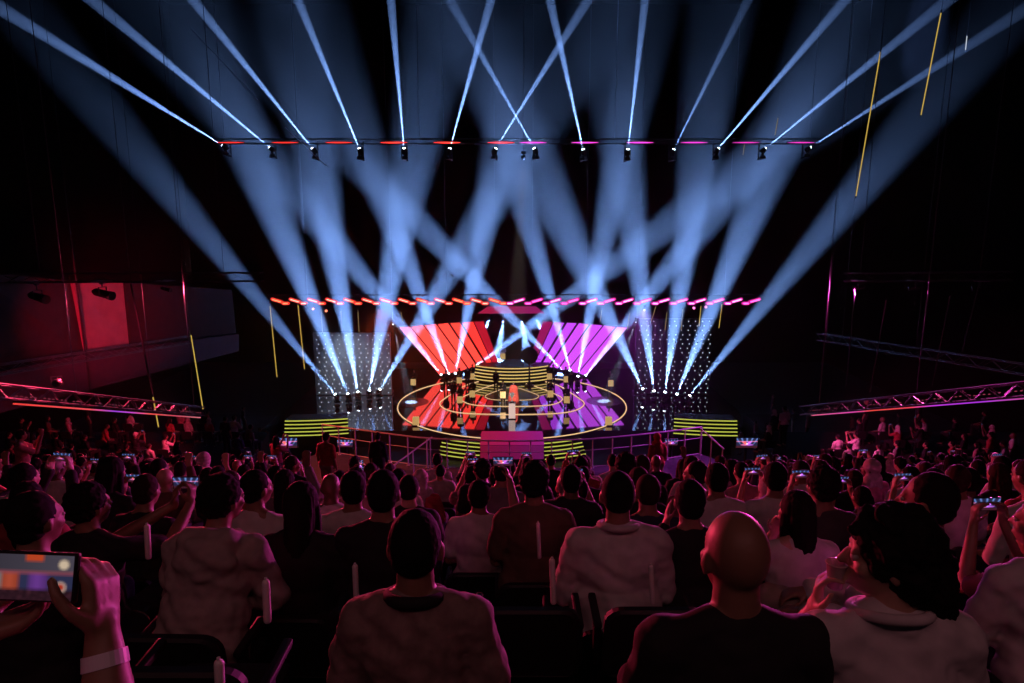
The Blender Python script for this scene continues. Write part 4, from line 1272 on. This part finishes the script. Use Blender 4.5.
# E .. : middle rows
hero(534, 463, 4.0, Pose(lean=.03, fat=1.05), 'person with big curly hair in a brown shirt left of the heavy one', SHIRTS['brown'], hair='curly', voxel=.010, loose=.02)
PF = Pose(lean=.05); PF.arms[1] = (PF.sh[1] + Vector((.10, .14, .03)), PF.sh[1] + Vector((.05, .22, .26)), (-.3, .2, 1), (-1, 0, 0), .85)
hF = hero(479, 480, 4.6, PF, 'person in a white shirt raising the right arm with a phone, centre', M_WHT, hair='short', voxel=.010)
hero(383, 470, 3.25, Pose(lean=.08, fat=1.1), 'broad person all in black before the left end of the curved railing', M_BLK, sleeve='long', hair='short', voxel=.010)
hero(352, 471, 4.0, Pose(lean=.0, turn=.3), 'person in a white tee just left of the broad black clothed one', M_WHT, hair='short', voxel=.011)
M_HOOD = cloth('pale_pink_grey_hoodie', (.42, .34, .32), (.34, .27, .26), scale=20)
PH_ = Pose(lean=.30, turn=-.45, sway=.10, fat=1.1, arms={1: 'fold', -1: 'fold'})
hH = hero(222, 476, 2.85, PH_, 'person in a pale hoodie with curly dark hair at the left', M_HOOD, sleeve='long', hair='curly', voxel=.009, loose=.03, hood=True, folds=.012, long_=.03)
hero(256, 470, 4.0, Pose(turn=-.5, lean=.1), 'person in a white tee behind the pale hoodie, looking right', M_WHT, hair='short', voxel=.011)
hero(301, 482, 3.25, Pose(lean=.05), 'person with long black hair and black top beside the pale hoodie', M_BLK, sleeve='long', hair='long', voxel=.011)
hero(717, 463, 4.75, Pose(lean=.04), 'person in a white tee with short hair below the black dotted panel, leftmost', M_WHT, hair='short', voxel=.012)
hero(776, 462, 4.75, Pose(lean=.02, turn=-.2), 'person in a white shirt with short hair right of the leftmost white tee', M_WHT, hair='short', voxel=.012)
PK = Pose(lean=.12, turn=.25, arms={1: 'rest', -1: 'chin'})
hK = hero(797, 491, 3.3, PK, 'long haired person in a white tee with a dark printed band across the back', M_WHT, hair='long', voxel=.010, skin=2)
bnd = MB()
for i in range(22):
    a0 = -1.0 + 2.0 * i / 21; q = PK.chest + Vector((.188 * math.sin(a0), -.134 * math.cos(a0) , -.045))
    bnd.box(q, (.020, .008, .05 if i % 3 else .03), Matrix.Rotation(a0, 3, 'Z'))
k_ = bnd.build('printed_band', M_BLK, hK); k_['kind'] = 'stuff'
hero(823, 468, 4.0, Pose(lean=.0, turn=.1), 'person in a dark grey shirt behind the printed white tee', cloth('dark_grey_cloth', (.05, .045, .05)), hair='curly', voxel=.012)
PL = Pose(lean=-.25, turn=-.3, fat=1.15)
hero(912, 480, 2.55, PL, 'person in a loose white shirt and pale trousers sitting sideways, legs to the left', M_WHT, sleeve='long', hair='short', voxel=.009, loose=.03, trou=2, drz=R(60), folds=.011, skin=0)
hero(1046, 496, 2.5, Pose(lean=.15, turn=.6, arms={1: 'fold', -1: 'fold'}), 'person in a white shirt cut off by the right edge of the view', M_WHT, sleeve='long', hair='short', voxel=.010, loose=.026, folds=.010)
hero(648, 474, 4.0, Pose(lean=.05, fat=1.08), 'person with a round head and navy shirt just right of the heavy one', SHIRTS['navy'], hair='crop', hm=1, voxel=.011)
hero(690, 480, 3.3, Pose(lean=.1, arms={1: 'rest', -1: 'clap'}), 'person in black between the navy shirt and the bald one', M_BLK, sleeve='long', hair='short', voxel=.011)
hero(566, 474, 5.5, Pose(), 'person in a pale cap and pink top behind the curly brown shirt', SHIRTS['pink'], hair='cap', hm=2, voxel=.012)
hero(497, 466, 6.25, Pose(lean=.1), 'person in a white tee with a dark chest print in the sixth row', M_WHT, hair='short', voxel=.013)
# Q: left, holding a phone up with both hands to the right
PQ = Pose(lean=.08, turn=-.4)
PQ.arms[1] = (PQ.sh[1] + Vector((.16, .16, -.06)), PQ.base + Vector((.33, .40, .02)), (.05, .25, 1), (-1, .2, 0), .8)
PQ.arms[-1] = (PQ.sh[-1] + Vector((.10, .24, -.10)), PQ.base + Vector((.22, .42, .0)), (.1, .25, 1), (1, .2, 0), .8)
hQ = hero(88, 484, 3.25, PQ, 'person in black with bushy hair holding a lit phone up to the right', M_BLK, hair='curly', voxel=.009)
phone(hQ.matrix_basis @ (PQ.base + Vector((.275, .47, .115))), 'phone with a colourful picture held by the bushy haired person at the left', s=1.0)
hero(34, 492, 2.5, Pose(lean=.15, turn=-.3), 'dark person with short hair behind the big phone at the left edge', M_BLK, sleeve='long', hair='short', voxel=.011)

# R: hands with the big phone at the bottom left; the head is beyond the left edge
ph = at(26, 576, .965)
PR = Pose(lean=.0)
org = Vector((-.95, .60, row_floor(1.0))); wr = at(103, 636, .965) - org; wl = at(-40, 641, .95) - org
PR.arms[1] = (at(113, 745, .90) - org, wr, (at(101, 576, 1.0) - org) - wr, (-1, .15, .1), .72)
PR.arms[-1] = (at(-190, 690, .80) - org, wl, (at(40, 612, 1.0) - org) - wl, (0, .1, 1), .45)
hR = dress(PR, 'person', org, 'person at the bottom left edge holding up a big lit phone in both hands', None, 0, 1.0, PR.body(.0055), HAIR['short'], HAIRM[0], PR.shirt(.009, sleeve='short'), SHIRTS['grey'], PR.trousers(.012), M_TROU[0], SKIN[0], PR.shoes())
seat(org.x, org.y, org.z, 'black seat under the person with the big phone')
ph_o = empty('phone', ph, 'big lit phone held sideways at the bottom left edge', 'phone'); ph_o.rotation_euler = (R(-14), R(3), R(1))
MB().box((0, 0, 0), (.160, .0090, .076), bev=.0045).build('case', M_SCREEN_OFF, ph_o)
picture_screen('screen', .148, .068, soft_hero, .5, ph_o, -.0055, 110, 56)
w0 = Vector(PR.arms[1][1]); w1 = Vector(PR.arms[1][0]); dd = (w0 - w1).normalized()
wb = MB(); c0 = w0 - dd * .035; u_, v_ = frame_of(dd)
wv = []; wf = []
for (t, r_) in ((-.011, .0335), (.011, .0320), (.011, .0305), (-.011, .0320)):
    for i in range(28):
        a = 2 * PI * i / 28; wv.append(c0 + dd * t + u_ * (math.cos(a) * r_) + v_ * (math.sin(a) * r_))
for j in range(4):
    for i in range(28): wf.append((j * 28 + i, j * 28 + (i + 1) % 28, ((j + 1) % 4) * 28 + (i + 1) % 28, ((j + 1) % 4) * 28 + i))
wb.add(wv, wf); wo = wb.build('wristband', mat('white_wristband', (.75, .7, .8), .35), hR, smooth=False)

# phones in the heroes' hands
phone(hF.matrix_basis @ (Vector(PF.arms[1][1]) + Vector((-.05, .07, .12))), 'phone held high by the white shirted person in the centre')


def phone_person(px, py, d, label_p, label_ph, shirt='black', hair='short', hm=0, skin=0, bright=1, upright=False, group='people filming with phones'):
    P = POSES['phone']; T = at(px, py, d); r = nearest_row(d); rz = math.atan2(T.x, 50 - d)
    loc_p = P.base + Vector((0, .395, .195)); off = Matrix.Rotation(rz, 3, 'Z') @ loc_p
    fl = row_floor(r); s = max(.92, min(1.1, (T.z - fl) / loc_p.z)); off *= s
    o = person('phone', (T.x - off.x, T.y - off.y, fl), label_p, shirt, 'short', hair, hm, skin, 0, rz, s)
    TAKEN.append((r, T.x - off.x)); seat(T.x - off.x, T.y - off.y, fl, 'black seat under the ' + ' '.join(label_p.split()[:9]), rz)
    phone((T.x, T.y, fl + off.z), label_ph, rz, s=1.0, upright=upright)


phone_person(575, 472, 6.25, 'person in black filming in front of the heavy one', 'brightest phone, in front of the heavy pale shirted person', 'black', 'short')
phone_person(474, 461, 7.75, 'person in grey filming below the yellow steps left of the red box', 'pale lit phone before the railing, left of the red box', 'grey', 'short')
phone_person(361, 465, 8.75, 'person in red filming at the left end of the railing', 'upright phone at the left end of the railing', 'red', 'curly', upright=True)
phone_person(297, 464, 9.75, 'person in navy filming below the left yellow steps', 'small violet lit phone below the left yellow steps', 'navy', 'short')
phone_person(272, 456, 10.75, 'person in pink filming left of the left yellow steps', 'small pale phone left of the left yellow steps', 'pink', 'long')
phone_person(752, 471, 6.25, 'person in pink filming above the white shirts at the right', 'bright phone above the white shirted people at the right', 'pink', 'scarf', 0)
phone_person(800, 474, 5.5, 'person in red filming above the printed white tee', 'bright phone above the printed white tee', 'red', 'short')
phone_person(778, 462, 8.75, 'person in white filming under the black dotted panel', 'small white phone right under the black dotted panel', 'white', 'short', upright=True)
phone_person(841, 480, 6.25, 'person in black filming behind the dark grey shirt', 'dim phone behind the dark grey shirt', 'black', 'short')
phone_person(902, 477, 5.5, 'person in navy filming above the wild haired one', 'tilted white phone above the wild haired person', 'navy', 'cap', 1)
phone_person(986, 504, 3.3, 'person in black filming near the right edge', 'blue lit phone near the right edge', 'black', 'curly')
phone_person(135, 478, 5.5, 'person in red filming just above the colourful left phone', 'dim phone just above the colourful left phone', 'red', 'short')
phone_person(96, 461, 8.75, 'person in white filming below the left lit truss', 'small pale phone below the left lit truss', 'white', 'bun')
phone_person(197, 458, 9.75, 'person in pink filming below the yellow tube at the left', 'small phone below the yellow tube at the left', 'pink', 'short')

# people standing
def stander(px, py_head, d, label, pose='stand', shirt='black', hair='short', hm=0, trou=0, rz=0, floor=None, skin=0, sleeve='short', group=None):
    T = at(px, py_head, d); fl = row_floor(nearest_row(d)) if floor is None else floor
    s = max(.88, min(1.12, (T.z - fl) / 1.71)); TAKEN.append((nearest_row(d), T.x))
    return person(pose, (T.x, d, fl), label, shirt, sleeve, hair, hm, skin, trou, rz, s, group)


stander(18, 424, 14.75, 'person standing at the far left edge holding a phone', 'standphone', 'pink', 'short', rz=R(-50))
stander(325, 424, 16.75, 'tall person in a red tee and pale trousers standing left of the railing', 'stand', 'red', 'short', trou=2, rz=R(-20))
stander(377, 421, 20.0, 'person in black standing at the left end of the railing', 'stand', 'black', 'short', sleeve='long')
stander(658, 432, 17.75, 'person with a red headscarf and pale trousers standing at the right of the railing', 'stand', 'red', 'scarf', 2, trou=2, rz=R(20))
stander(274, 416, 20.75, 'person with raised hands standing left of the left yellow steps', 'standphone', 'red', 'long', rz=R(-30))

# side podiums and the people on them
for nm, xa, xb in (('left', -27.5, -16.6), ('right', 16.6, 27.5)):
    tag(MB().prism([(xa, 40), (xb, 40), (xb, 47), (xa, 47)], GROUND, 0.0).build('side_podium', M_CARPET), 'low dark podium at the %s side of the stage' % nm, 'podium')
far = [(243, 409, 43, 'stand', 'black', 'short'), (259, 421, 42, 'standplay', 'red', 'curly'), (286, 409, 43.5, 'standphone', 'pink', 'long'), (208, 423, 42, 'stand', 'red', 'short'), (186, 419, 42.5, 'stand', 'pink', 'short'),
       (743, 411, 42, 'standplay', 'pink', 'long'), (757, 407, 43.5, 'stand', 'pink', 'short'), (773, 404, 46, 'stand', 'black', 'short'), (794, 411, 42.5, 'standphone', 'grey', 'short'), (808, 420, 41, 'stand', 'pink', 'scarf'), (852, 425, 41, 'stand', 'red', 'short'), (898, 425, 41.5, 'stand', 'black', 'short')]
for i, (x, y, d, po, sh, ha) in enumerate(far):
    T = at(x, y, d); fl = 0.0 if abs(T.x) < 27.5 and abs(T.x) > 16.6 else (-.04 if abs(T.x) < 15 and d > 44 else GROUND)
    left = x < 500; n = sum(1 for q in far if (q[0] < 500) == left and (q[0] < x if left else q[0] > x))
    person(po, (T.x, d, fl), 'person standing far off beside the stage, %s from the %s end of that group' % (ordi(n + 1), 'left' if left else 'right'), sh, 'short', ha, 0, 0, i % 3, R(-60 if left else 60), 1.0 if fl > -1 else 1.05, 'people standing beside the stage')

# ------------------------------------------------------------------ people on the stage
def on_stage(px, py_feet, label, pose='standplay', shirt='black', hair='short', z=0.0, rz=PI, s=1.0, stand_board=True, name='musician', d=None):
    q = on(px, py_feet, z) if d is None else Vector((at(px, 380, d).x, d, z))
    person(pose, (q.x, q.y, z), label, shirt, 'long', hair, 0, 2, 0, rz, s, 'people performing on the stage')
    if stand_board:
        dx = Vector((0, -.62, 0))
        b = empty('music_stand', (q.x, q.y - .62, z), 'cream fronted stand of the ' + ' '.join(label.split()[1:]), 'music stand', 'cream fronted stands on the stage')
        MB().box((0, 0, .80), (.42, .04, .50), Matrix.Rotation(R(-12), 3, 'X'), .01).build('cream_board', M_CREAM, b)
        p_ = MB().cyl((0, .03, .02), (0, .03, .60), .018, n=8)
        for a in range(3): p_.cyl((0, .03, .12), (.24 * math.sin(a * 2.1), .03 + .24 * math.cos(a * 2.1), .01), .012, n=6)
        p_.build('tripod', M_BLACK, b)


M_CREAM = mat('cream_glow_board', (.8, .55, .25), .6, emit=(1.0, .62, .22), strength=.5)  # emission put into the cream colour, no lamp lights it
for (x, y, z, w_) in ((414.5, 390, 0, 'at the outer left of the ring'), (609.5, 391, 0, 'at the outer right of the ring'), (472.5, 384, 0, 'at the left foot of the riser'), (460, 388, 0, 'before the red screen'),
                      (549, 384, 0, 'at the right foot of the riser'), (565.5, 387, 0, 'before the purple screen'), (460.5, 408, 0, 'on the left of the second ring'), (566, 408, 0, 'on the right of the second ring'),
                      (473, 402, 0, 'on the left of the third ring'), (550, 402, 0, 'on the right of the third ring'), (503, 403, 0, 'inside the inner ring')):
    on_stage(x, y, 'performer ' + w_, z=z)
for (x, y, z, sh, ha, w_) in ((446, 391, 0, 'black', 'short', 'dark performer without a stand at the foot of the red screen'), (453.5, 403, 0, 'black', 'long', 'dark performer without a stand standing on the left of the second ring'),
                      (467.5, 388, 0, 'black', 'short', 'tall dark performer at the left end of the riser'), (571, 392, 0, 'black', 'short', 'dark performer without a stand at the foot of the purple screen'), (553, 384.5, 0, 'black', 'curly', 'dark performer at the right end of the riser'), (496, 391, 0, 'black', 'bun', 'small dark performer in the inner ring')):
    on_stage(x, y, w_, pose='stand', shirt=sh, hair=ha, stand_board=False)
on_stage(503, 366, 'performer up on the yellow striped riser', z=1.28, d=57.9, shirt='white')
for (x, w_) in ((416, 'left'), (608.5, 'right')):
    q = on(x, 425, 0)
    b = empty('stage_box', (q.x, q.y, 0), 'small yellow self-glowing box at the %s front edge of the round stage' % w_, 'box')
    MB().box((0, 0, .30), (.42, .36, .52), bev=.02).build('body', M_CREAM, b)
    MB().box((0, 0, .02), (.54, .44, .04)).build('foot_plate', M_BLACK, b)
# the host in a red gown
hx = on(513.5, 404, 0)
person('stand', (hx.x, hx.y, 0), 'host standing behind the white pedestal', 'red', 'long', 'short', 0, 0, 0, PI, .98)
gw = MB(); N_ = 20; Vg = []; Fg = []
for (r_, z_) in ((.46, .03), (.42, .4), (.37, .8), (.33, 1.1), (.32, 1.3), (.22, 1.44), (.12, 1.49)):
    for i in range(N_): Vg.append((r_ * math.cos(2 * PI * i / N_), r_ * .8 * math.sin(2 * PI * i / N_), z_))
for j in range(6):
    for i in range(N_): Fg.append((j * N_ + i, j * N_ + (i + 1) % N_, (j + 1) * N_ + (i + 1) % N_, (j + 1) * N_ + i))
Fg += [tuple(range(N_))[::-1], tuple(range(6 * N_, 7 * N_))]
HOST = [o for o in COL.objects if o.get('label') == 'host standing behind the white pedestal'][0]
HOST['label'] = 'person in a wide red gown standing behind the white pedestal'
gw.add(Vg, Fg); gw.build('gown', cloth('red_gown', (.75, .10, .07)), HOST, smooth=True)
# pedestal with trophy
pd_ = on(512, 418.5, 0)
pe = empty('pedestal', (pd_.x, pd_.y, 0), 'white self-glowing pedestal at the front of the stage', 'pedestal')
MB().box((0, 0, .03), (.56, .5, .06), bev=.01).build('base', M_BLACK, pe)
MB().box((0, 0, .60), (.46, .4, 1.08), bev=.015).build('column', mat('glowing_white_pedestal', (.85, .75, .68), .5, emit=(1.0, .72, .62), strength=.75), pe)  # column glows by emission in place of light falling on it
MB().box((0, 0, 1.155), (.50, .44, .03), bev=.005).build('top_plate', mat('white_top', (.85, .8, .78), .4), pe)
tr = empty('trophy', (pd_.x, pd_.y, 1.17), 'silver trophy standing on the white pedestal', 'trophy'); MT = mat('silver', (.85, .82, .75), .18, 1.0, emit=(1, .9, .75), strength=.25)  # slight emission in the metal stands in for light on the trophy
MB().cyl((0, 0, 0), (0, 0, .08), .13, .11, n=18).build('plinth', M_BLACK, tr)
tm = MB()
for (a, b, r1, r2) in ((.08, .14, .09, .03), (.14, .34, .025, .04), (.34, .48, .05, .13), (.48, .66, .13, .16)): tm.cyl((0, 0, a), (0, 0, b), r1, r2, n=18)
tm.build('bowl', MT, tr, smooth=True)
for s in (-1, 1):
    MB().tube([(s * .14, 0, .62), (s * .23, 0, .60), (s * .24, 0, .50), (s * .12, 0, .44)], .015, n=6).build('handle', MT, tr, smooth=True)
# round black disc on a post
dk = at(529.5, 355.5, 55.3); do = empty('round_disc_prop', (dk.x, dk.y, 0), 'big round black disc on a post before the riser', 'stage prop')
MB().cyl((0, -.06, dk.z), (0, .06, dk.z), .70, n=40).cyl((0, -.09, dk.z), (0, .09, dk.z), .55, n=40).build('disc', M_BLACK, do)
mb_ = MB()
for k in range(14):
    a = 2 * PI * k / 14; mb_.seg((.66 * math.cos(a), 0, dk.z + .66 * math.sin(a)), ((.98 if k % 2 else .84) * math.cos(a + .1), 0, dk.z + (.98 if k % 2 else .84) * math.sin(a + .1)), .025, .012, 8, 2)
mb_.build('rays', M_BLACK, do)
MB().cyl((0, 0, .05), (0, 0, dk.z - .6), .09, .06, n=12).build('post', M_BLACK, do)
MB().cyl((0, 0, 0), (0, 0, .06), .42, n=20).cyl((0, 0, .06), (0, 0, .35), .25, .12, n=16).build('base', M_BLACK, do)

# two lamps over the stage that make the round pools of light
for (x, y, tx, ty, w_) in ((393, 324.5, 411, 402, 'left'), (636, 322.5, 604, 401, 'right')):
    p = at(x, y, 53.5); q = on(tx, ty, .01)
    L_ = set_lamp(p, q - p, 'small lamp hanging over the %s of the stage, making a pool of light' % w_, 'pool lamps over the stage', hanging=True, s=.55)
    Mi = (Matrix.Translation(L_.location) @ L_.rotation_euler.to_matrix().to_4x4() @ Matrix.Scale(.55, 4)).inverted()
    c_ = MB().cyl((L_.location.x, L_.location.y, L_.location.z), (L_.location.x, L_.location.y, 33.8), .02, n=6); c_.v = [Mi @ v for v in c_.v]; c_.build('hanging_cable', M_BLACK, L_)
    spot('pool_light', p + (q - p).normalized() * .08, q, 52000, 9, (.55, .75, 1.0), .7, .05)
    # matte plate added so the pool of light shows on the mirror floor
    n_ = 40
    tag(MB().prism([(q.x + 1.35 * math.cos(2 * PI * i / n_), q.y + 1.35 * math.sin(2 * PI * i / n_)) for i in range(n_)], 0.0, .006).build('pool_catch_plate', mat('pool_catch', (.05, .055, .07), .25)), 'thin added plate catching the pool of light on the %s of the stage floor' % w_, 'floor plate')

# ------------------------------------------------------------------ monitors facing the stands
for (x, y, d, wpx, lab) in ((286.5, 443, 25.5, 22, 'lit monitor below the left yellow steps'), (345, 443.5, 25.3, 16, 'lit monitor at the left end of the curved railing'), (671.5, 442.5, 25.3, 13, 'lit monitor behind the person in the red headscarf'), (747, 443, 25.5, 22, 'lit monitor below the right yellow steps')):
    c_ = at(x, y, d); W_ = wpx * d / F; H_ = W_ * .48
    o = empty('monitor', (c_.x, c_.y, GROUND), lab, 'monitor', 'lit monitors facing the stands')
    MB().box((c_.x, c_.y + .05, c_.z), (W_ + .05, .08, H_ + .05), bev=.01).build('housing', M_BLACK, o, world=True)
    s_ = picture_screen('screen', W_, H_, soft_stage, 2.0, o, 0, 44, 22); s_.location = (0, 0, c_.z - GROUND)
    MB().cyl((c_.x, c_.y + .1, GROUND + .05), (c_.x, c_.y + .1, c_.z), .05, n=10).build('stand_pole', M_BLACK, o, world=True)
    MB().cyl((c_.x, c_.y + .1, GROUND), (c_.x, c_.y + .1, GROUND + .06), .4, n=16).build('stand_base', M_BLACK, o, world=True)

# ------------------------------------------------------------------ white inflatable sticks tucked behind the seats
M_STICK = mat('white_inflatable', (.85, .8, .8), .35)
def stick(px, y0, y1, d, label, r=.014):
    a = at(px, y0, d); b = at(px + 1.5, y1 + 12, d)
    o = empty('cheer_stick', b, label, 'cheer stick', 'white cheer sticks behind the seats')
    MB().seg(b, a, r, r, 12, 4).build('tube', M_STICK, o, smooth=True, world=True)
    MB().cyl(a - Vector((0, 0, .02)), a + Vector((0, 0, r + .006)), r * .5, r * .4, n=8).build('valve', M_STICK, o, world=True)
stick(355, 567, 588, 2.9, 'white cheer stick before the broad black clothed person')
stick(552, 561, 590, 2.9, 'white cheer stick over the empty seat left of the heavy person')
stick(651, 567, 590, 2.85, 'white cheer stick over the right arm of the heavy person', .011)
stick(538, 524, 545, 3.6, 'white cheer stick behind the curly brown shirted person', .011)
stick(266, 583, 608, 2.2, 'white cheer stick right of the pale hoodie', .014)
stick(219, 664, 683, 1.7, 'white cheer stick at the bottom edge below the pale hoodie', .014)
stick(147, 527, 545, 3.0, 'white cheer stick under the colourful left phone', .014)

# ------------------------------------------------------------------ the rest of the crowd
cr = random.Random(21); generic = []
TOPC = ['black'] * 8 + ['white'] * 4 + ['grey', 'navy', 'red', 'pink', 'brown', 'red']
HK = ['short'] * 6 + ['crop'] * 3 + ['curly'] * 3 + ['long'] * 3 + ['bun', 'scarf', 'scarf', 'cap', None]
PK_ = ['rest'] * 4 + ['lean'] * 3 + ['back'] * 2 + ['lookleft'] * 2 + ['lookright', 'clap', 'high', 'phone']
for d in ROWS:
    if d < 1.7: continue
    near = d < 8; sp = .58 if near else (.66 if d < 11.5 else .80)
    x = -.76 * d - .4 + cr.uniform(0, sp)
    while x < .76 * d + .4:
        X = x + cr.uniform(-.05, .05); x += sp
        px = 512 + F * X / (d * math.cos(PITCH) + (.355 * d) * math.sin(PITCH))
        if any(abs(r - d) < .4 and abs(q - X) < (.50 if near else .45) for r, q in TAKEN): continue
        if d > 11 and 318 < px < 705: continue
        if 306 < px < 345 and 8 < d < 17: continue
        if d > 18.3 and abs(px - 512) < 260: continue
        if d < 4.6 and 425 < px < 720: occ = 0.0
        else: occ = 0.0 if d < 2.6 else ((.25 if 430 < px < 720 else .30) if d < 3.6 else (.72 if d < 8 else (.64 if d < 11.5 else .36)))
        if d < 2.6 and (px < 60 or px > 980): occ = 0.0
        y = d + cr.uniform(-.04, .04); rz = math.atan2(X, 50 - d) + cr.uniform(-.15, .15)
        fl = row_floor(d)
        if cr.random() > occ:
            if d < 9 and -60 < px < 1084: seat(X, d + (.33 if d < 3 else 0), fl, 'e%.1f' % px, 0)['empty'] = 1
            continue
        po = cr.choice(PK_); sh = cr.choice(TOPC); ha = cr.choice(HK); sk = cr.choice((0, 0, 1, 1, 2)); hm = cr.choice((0, 0, 0, 1)) if ha not in ('scarf', 'cap') else cr.choice((0, 1))
        o = person(po, (X, y, fl), '', sh, cr.choice(('short', 'long')), ha, hm, sk, cr.choice((0, 0, 1, 2)), rz, cr.uniform(.95, 1.05), 'crowd seated in the raked stands', shoes=d < 5)
        seat(X, d, fl, 'o', 0)['for'] = len(generic)
        generic.append([px, d, po, sh, ha, o])
        if po == 'phone':
            P = POSES['phone']; q = o.matrix_basis @ (P.base + Vector((0, .395, .195)))
            phone(q, 'P%d' % (len(generic) - 1), rz)
# people on the flat side tiers
for d in (22.2, 23.3, 24.4, 25.5, 26.6, 27.7, 28.8):
    for side in (-1, 1):
        x = 10.6
        while x < 21:
            X = side * (x + cr.uniform(-.2, .2)); x += 1.0
            px = 512 + F * X / (d * math.cos(PITCH) + (.34 * d) * math.sin(PITCH))
            if cr.random() < (.25 if d < 25 else .5) or (d > 23 and 262 < px < 355) or (d > 23 and 675 < px < 762) or not (0 < px < 1024): continue
            po = cr.choice(['stand', 'stand', 'standphone', 'rest', 'rest', 'rest', 'phone', 'phone', 'clap', 'lean', 'lookleft']); sh = cr.choice(TOPC); ha = cr.choice(HK)
            if d < 26 and po.startswith('stand'): po = 'rest'
            o = person(po, (X, d, 4.35), '', sh, 'short', ha, 0, cr.choice((0, 0, 1)), 0, math.atan2(X, 50 - d) + cr.uniform(-.3, .3), cr.uniform(.95, 1.05), 'crowd on the side tiers', shoes=False)
            if not po.startswith('stand'): seat(X, d, 4.35, 'o', 0)['for'] = len(generic)
            generic.append([px, d, po, sh, ha, o])
            if 'phone' in po and cr.random() < .6:
                P = POSES[po]; phone(o.matrix_basis @ (P.base + Vector((0, .395, .195))), 'P%d' % (len(generic) - 1), o.rotation_euler.z)
zones = [(-999, 170, 'under left truss'), (170, 330, 'left of railing'), (330, 512, 'before left railing'), (512, 690, 'before right railing'), (690, 860, 'right of railing'), (860, 9999, 'under right truss')]


def zone(px): return [z for a, b, z in zones if a <= px < b][0]


by = {}
for g in generic:
    px, d, po, sh, ha, o = g
    depth = 'near rows' if d < 5 else ('middle rows' if d < 8 else ('upper rows' if d < 11.5 else ('far rows' if d < 21.5 else 'side tier')))
    key = 'person in %s, %s, %s, %s %s' % (sh, WORD[ha], PW[po], depth, zone(px))
    by.setdefault(key, []).append(g)
for key, L in by.items():
    L.sort(key=lambda g: g[0])
    for i, g in enumerate(L):
        g[5]['label'] = key if len(L) == 1 else key + ', ' + ('%s from left' % ordi(i + 1))
        if not g[5]['label'].split(): g[5]['label'] = key
for o in COL.objects:
    l = o.get('label')
    if isinstance(l, str) and l.startswith('P') and l[1:].isdigit():
        g = generic[int(l[1:])]; o['label'] = 'phone of the ' + g[5]['label'].replace(', raising a phone', '').replace(', standing filming', '').replace(' hair', ' haired').replace(' rows', '')
em = {}
for s_ in SEATS:
    if s_.get('for') is not None or s_.get('empty') or s_['label'].startswith('black seat under'):
        kind_ = 'empty' if s_.get('empty') else 'taken'
        for k_ in ('for', 'empty'):
            if k_ in s_: del s_[k_]
        em.setdefault((nearest_row(s_.location.y), kind_), []).append(s_)
for (r, kd), L in em.items():
    L.sort(key=lambda t: t.location.x)
    for i, s_ in enumerate(L):
        s_['label'] = '%s black seat in the %s row of the stands, %s from left' % (kd, ordi(ROWS.index(r) + 1), ordi(i + 1))
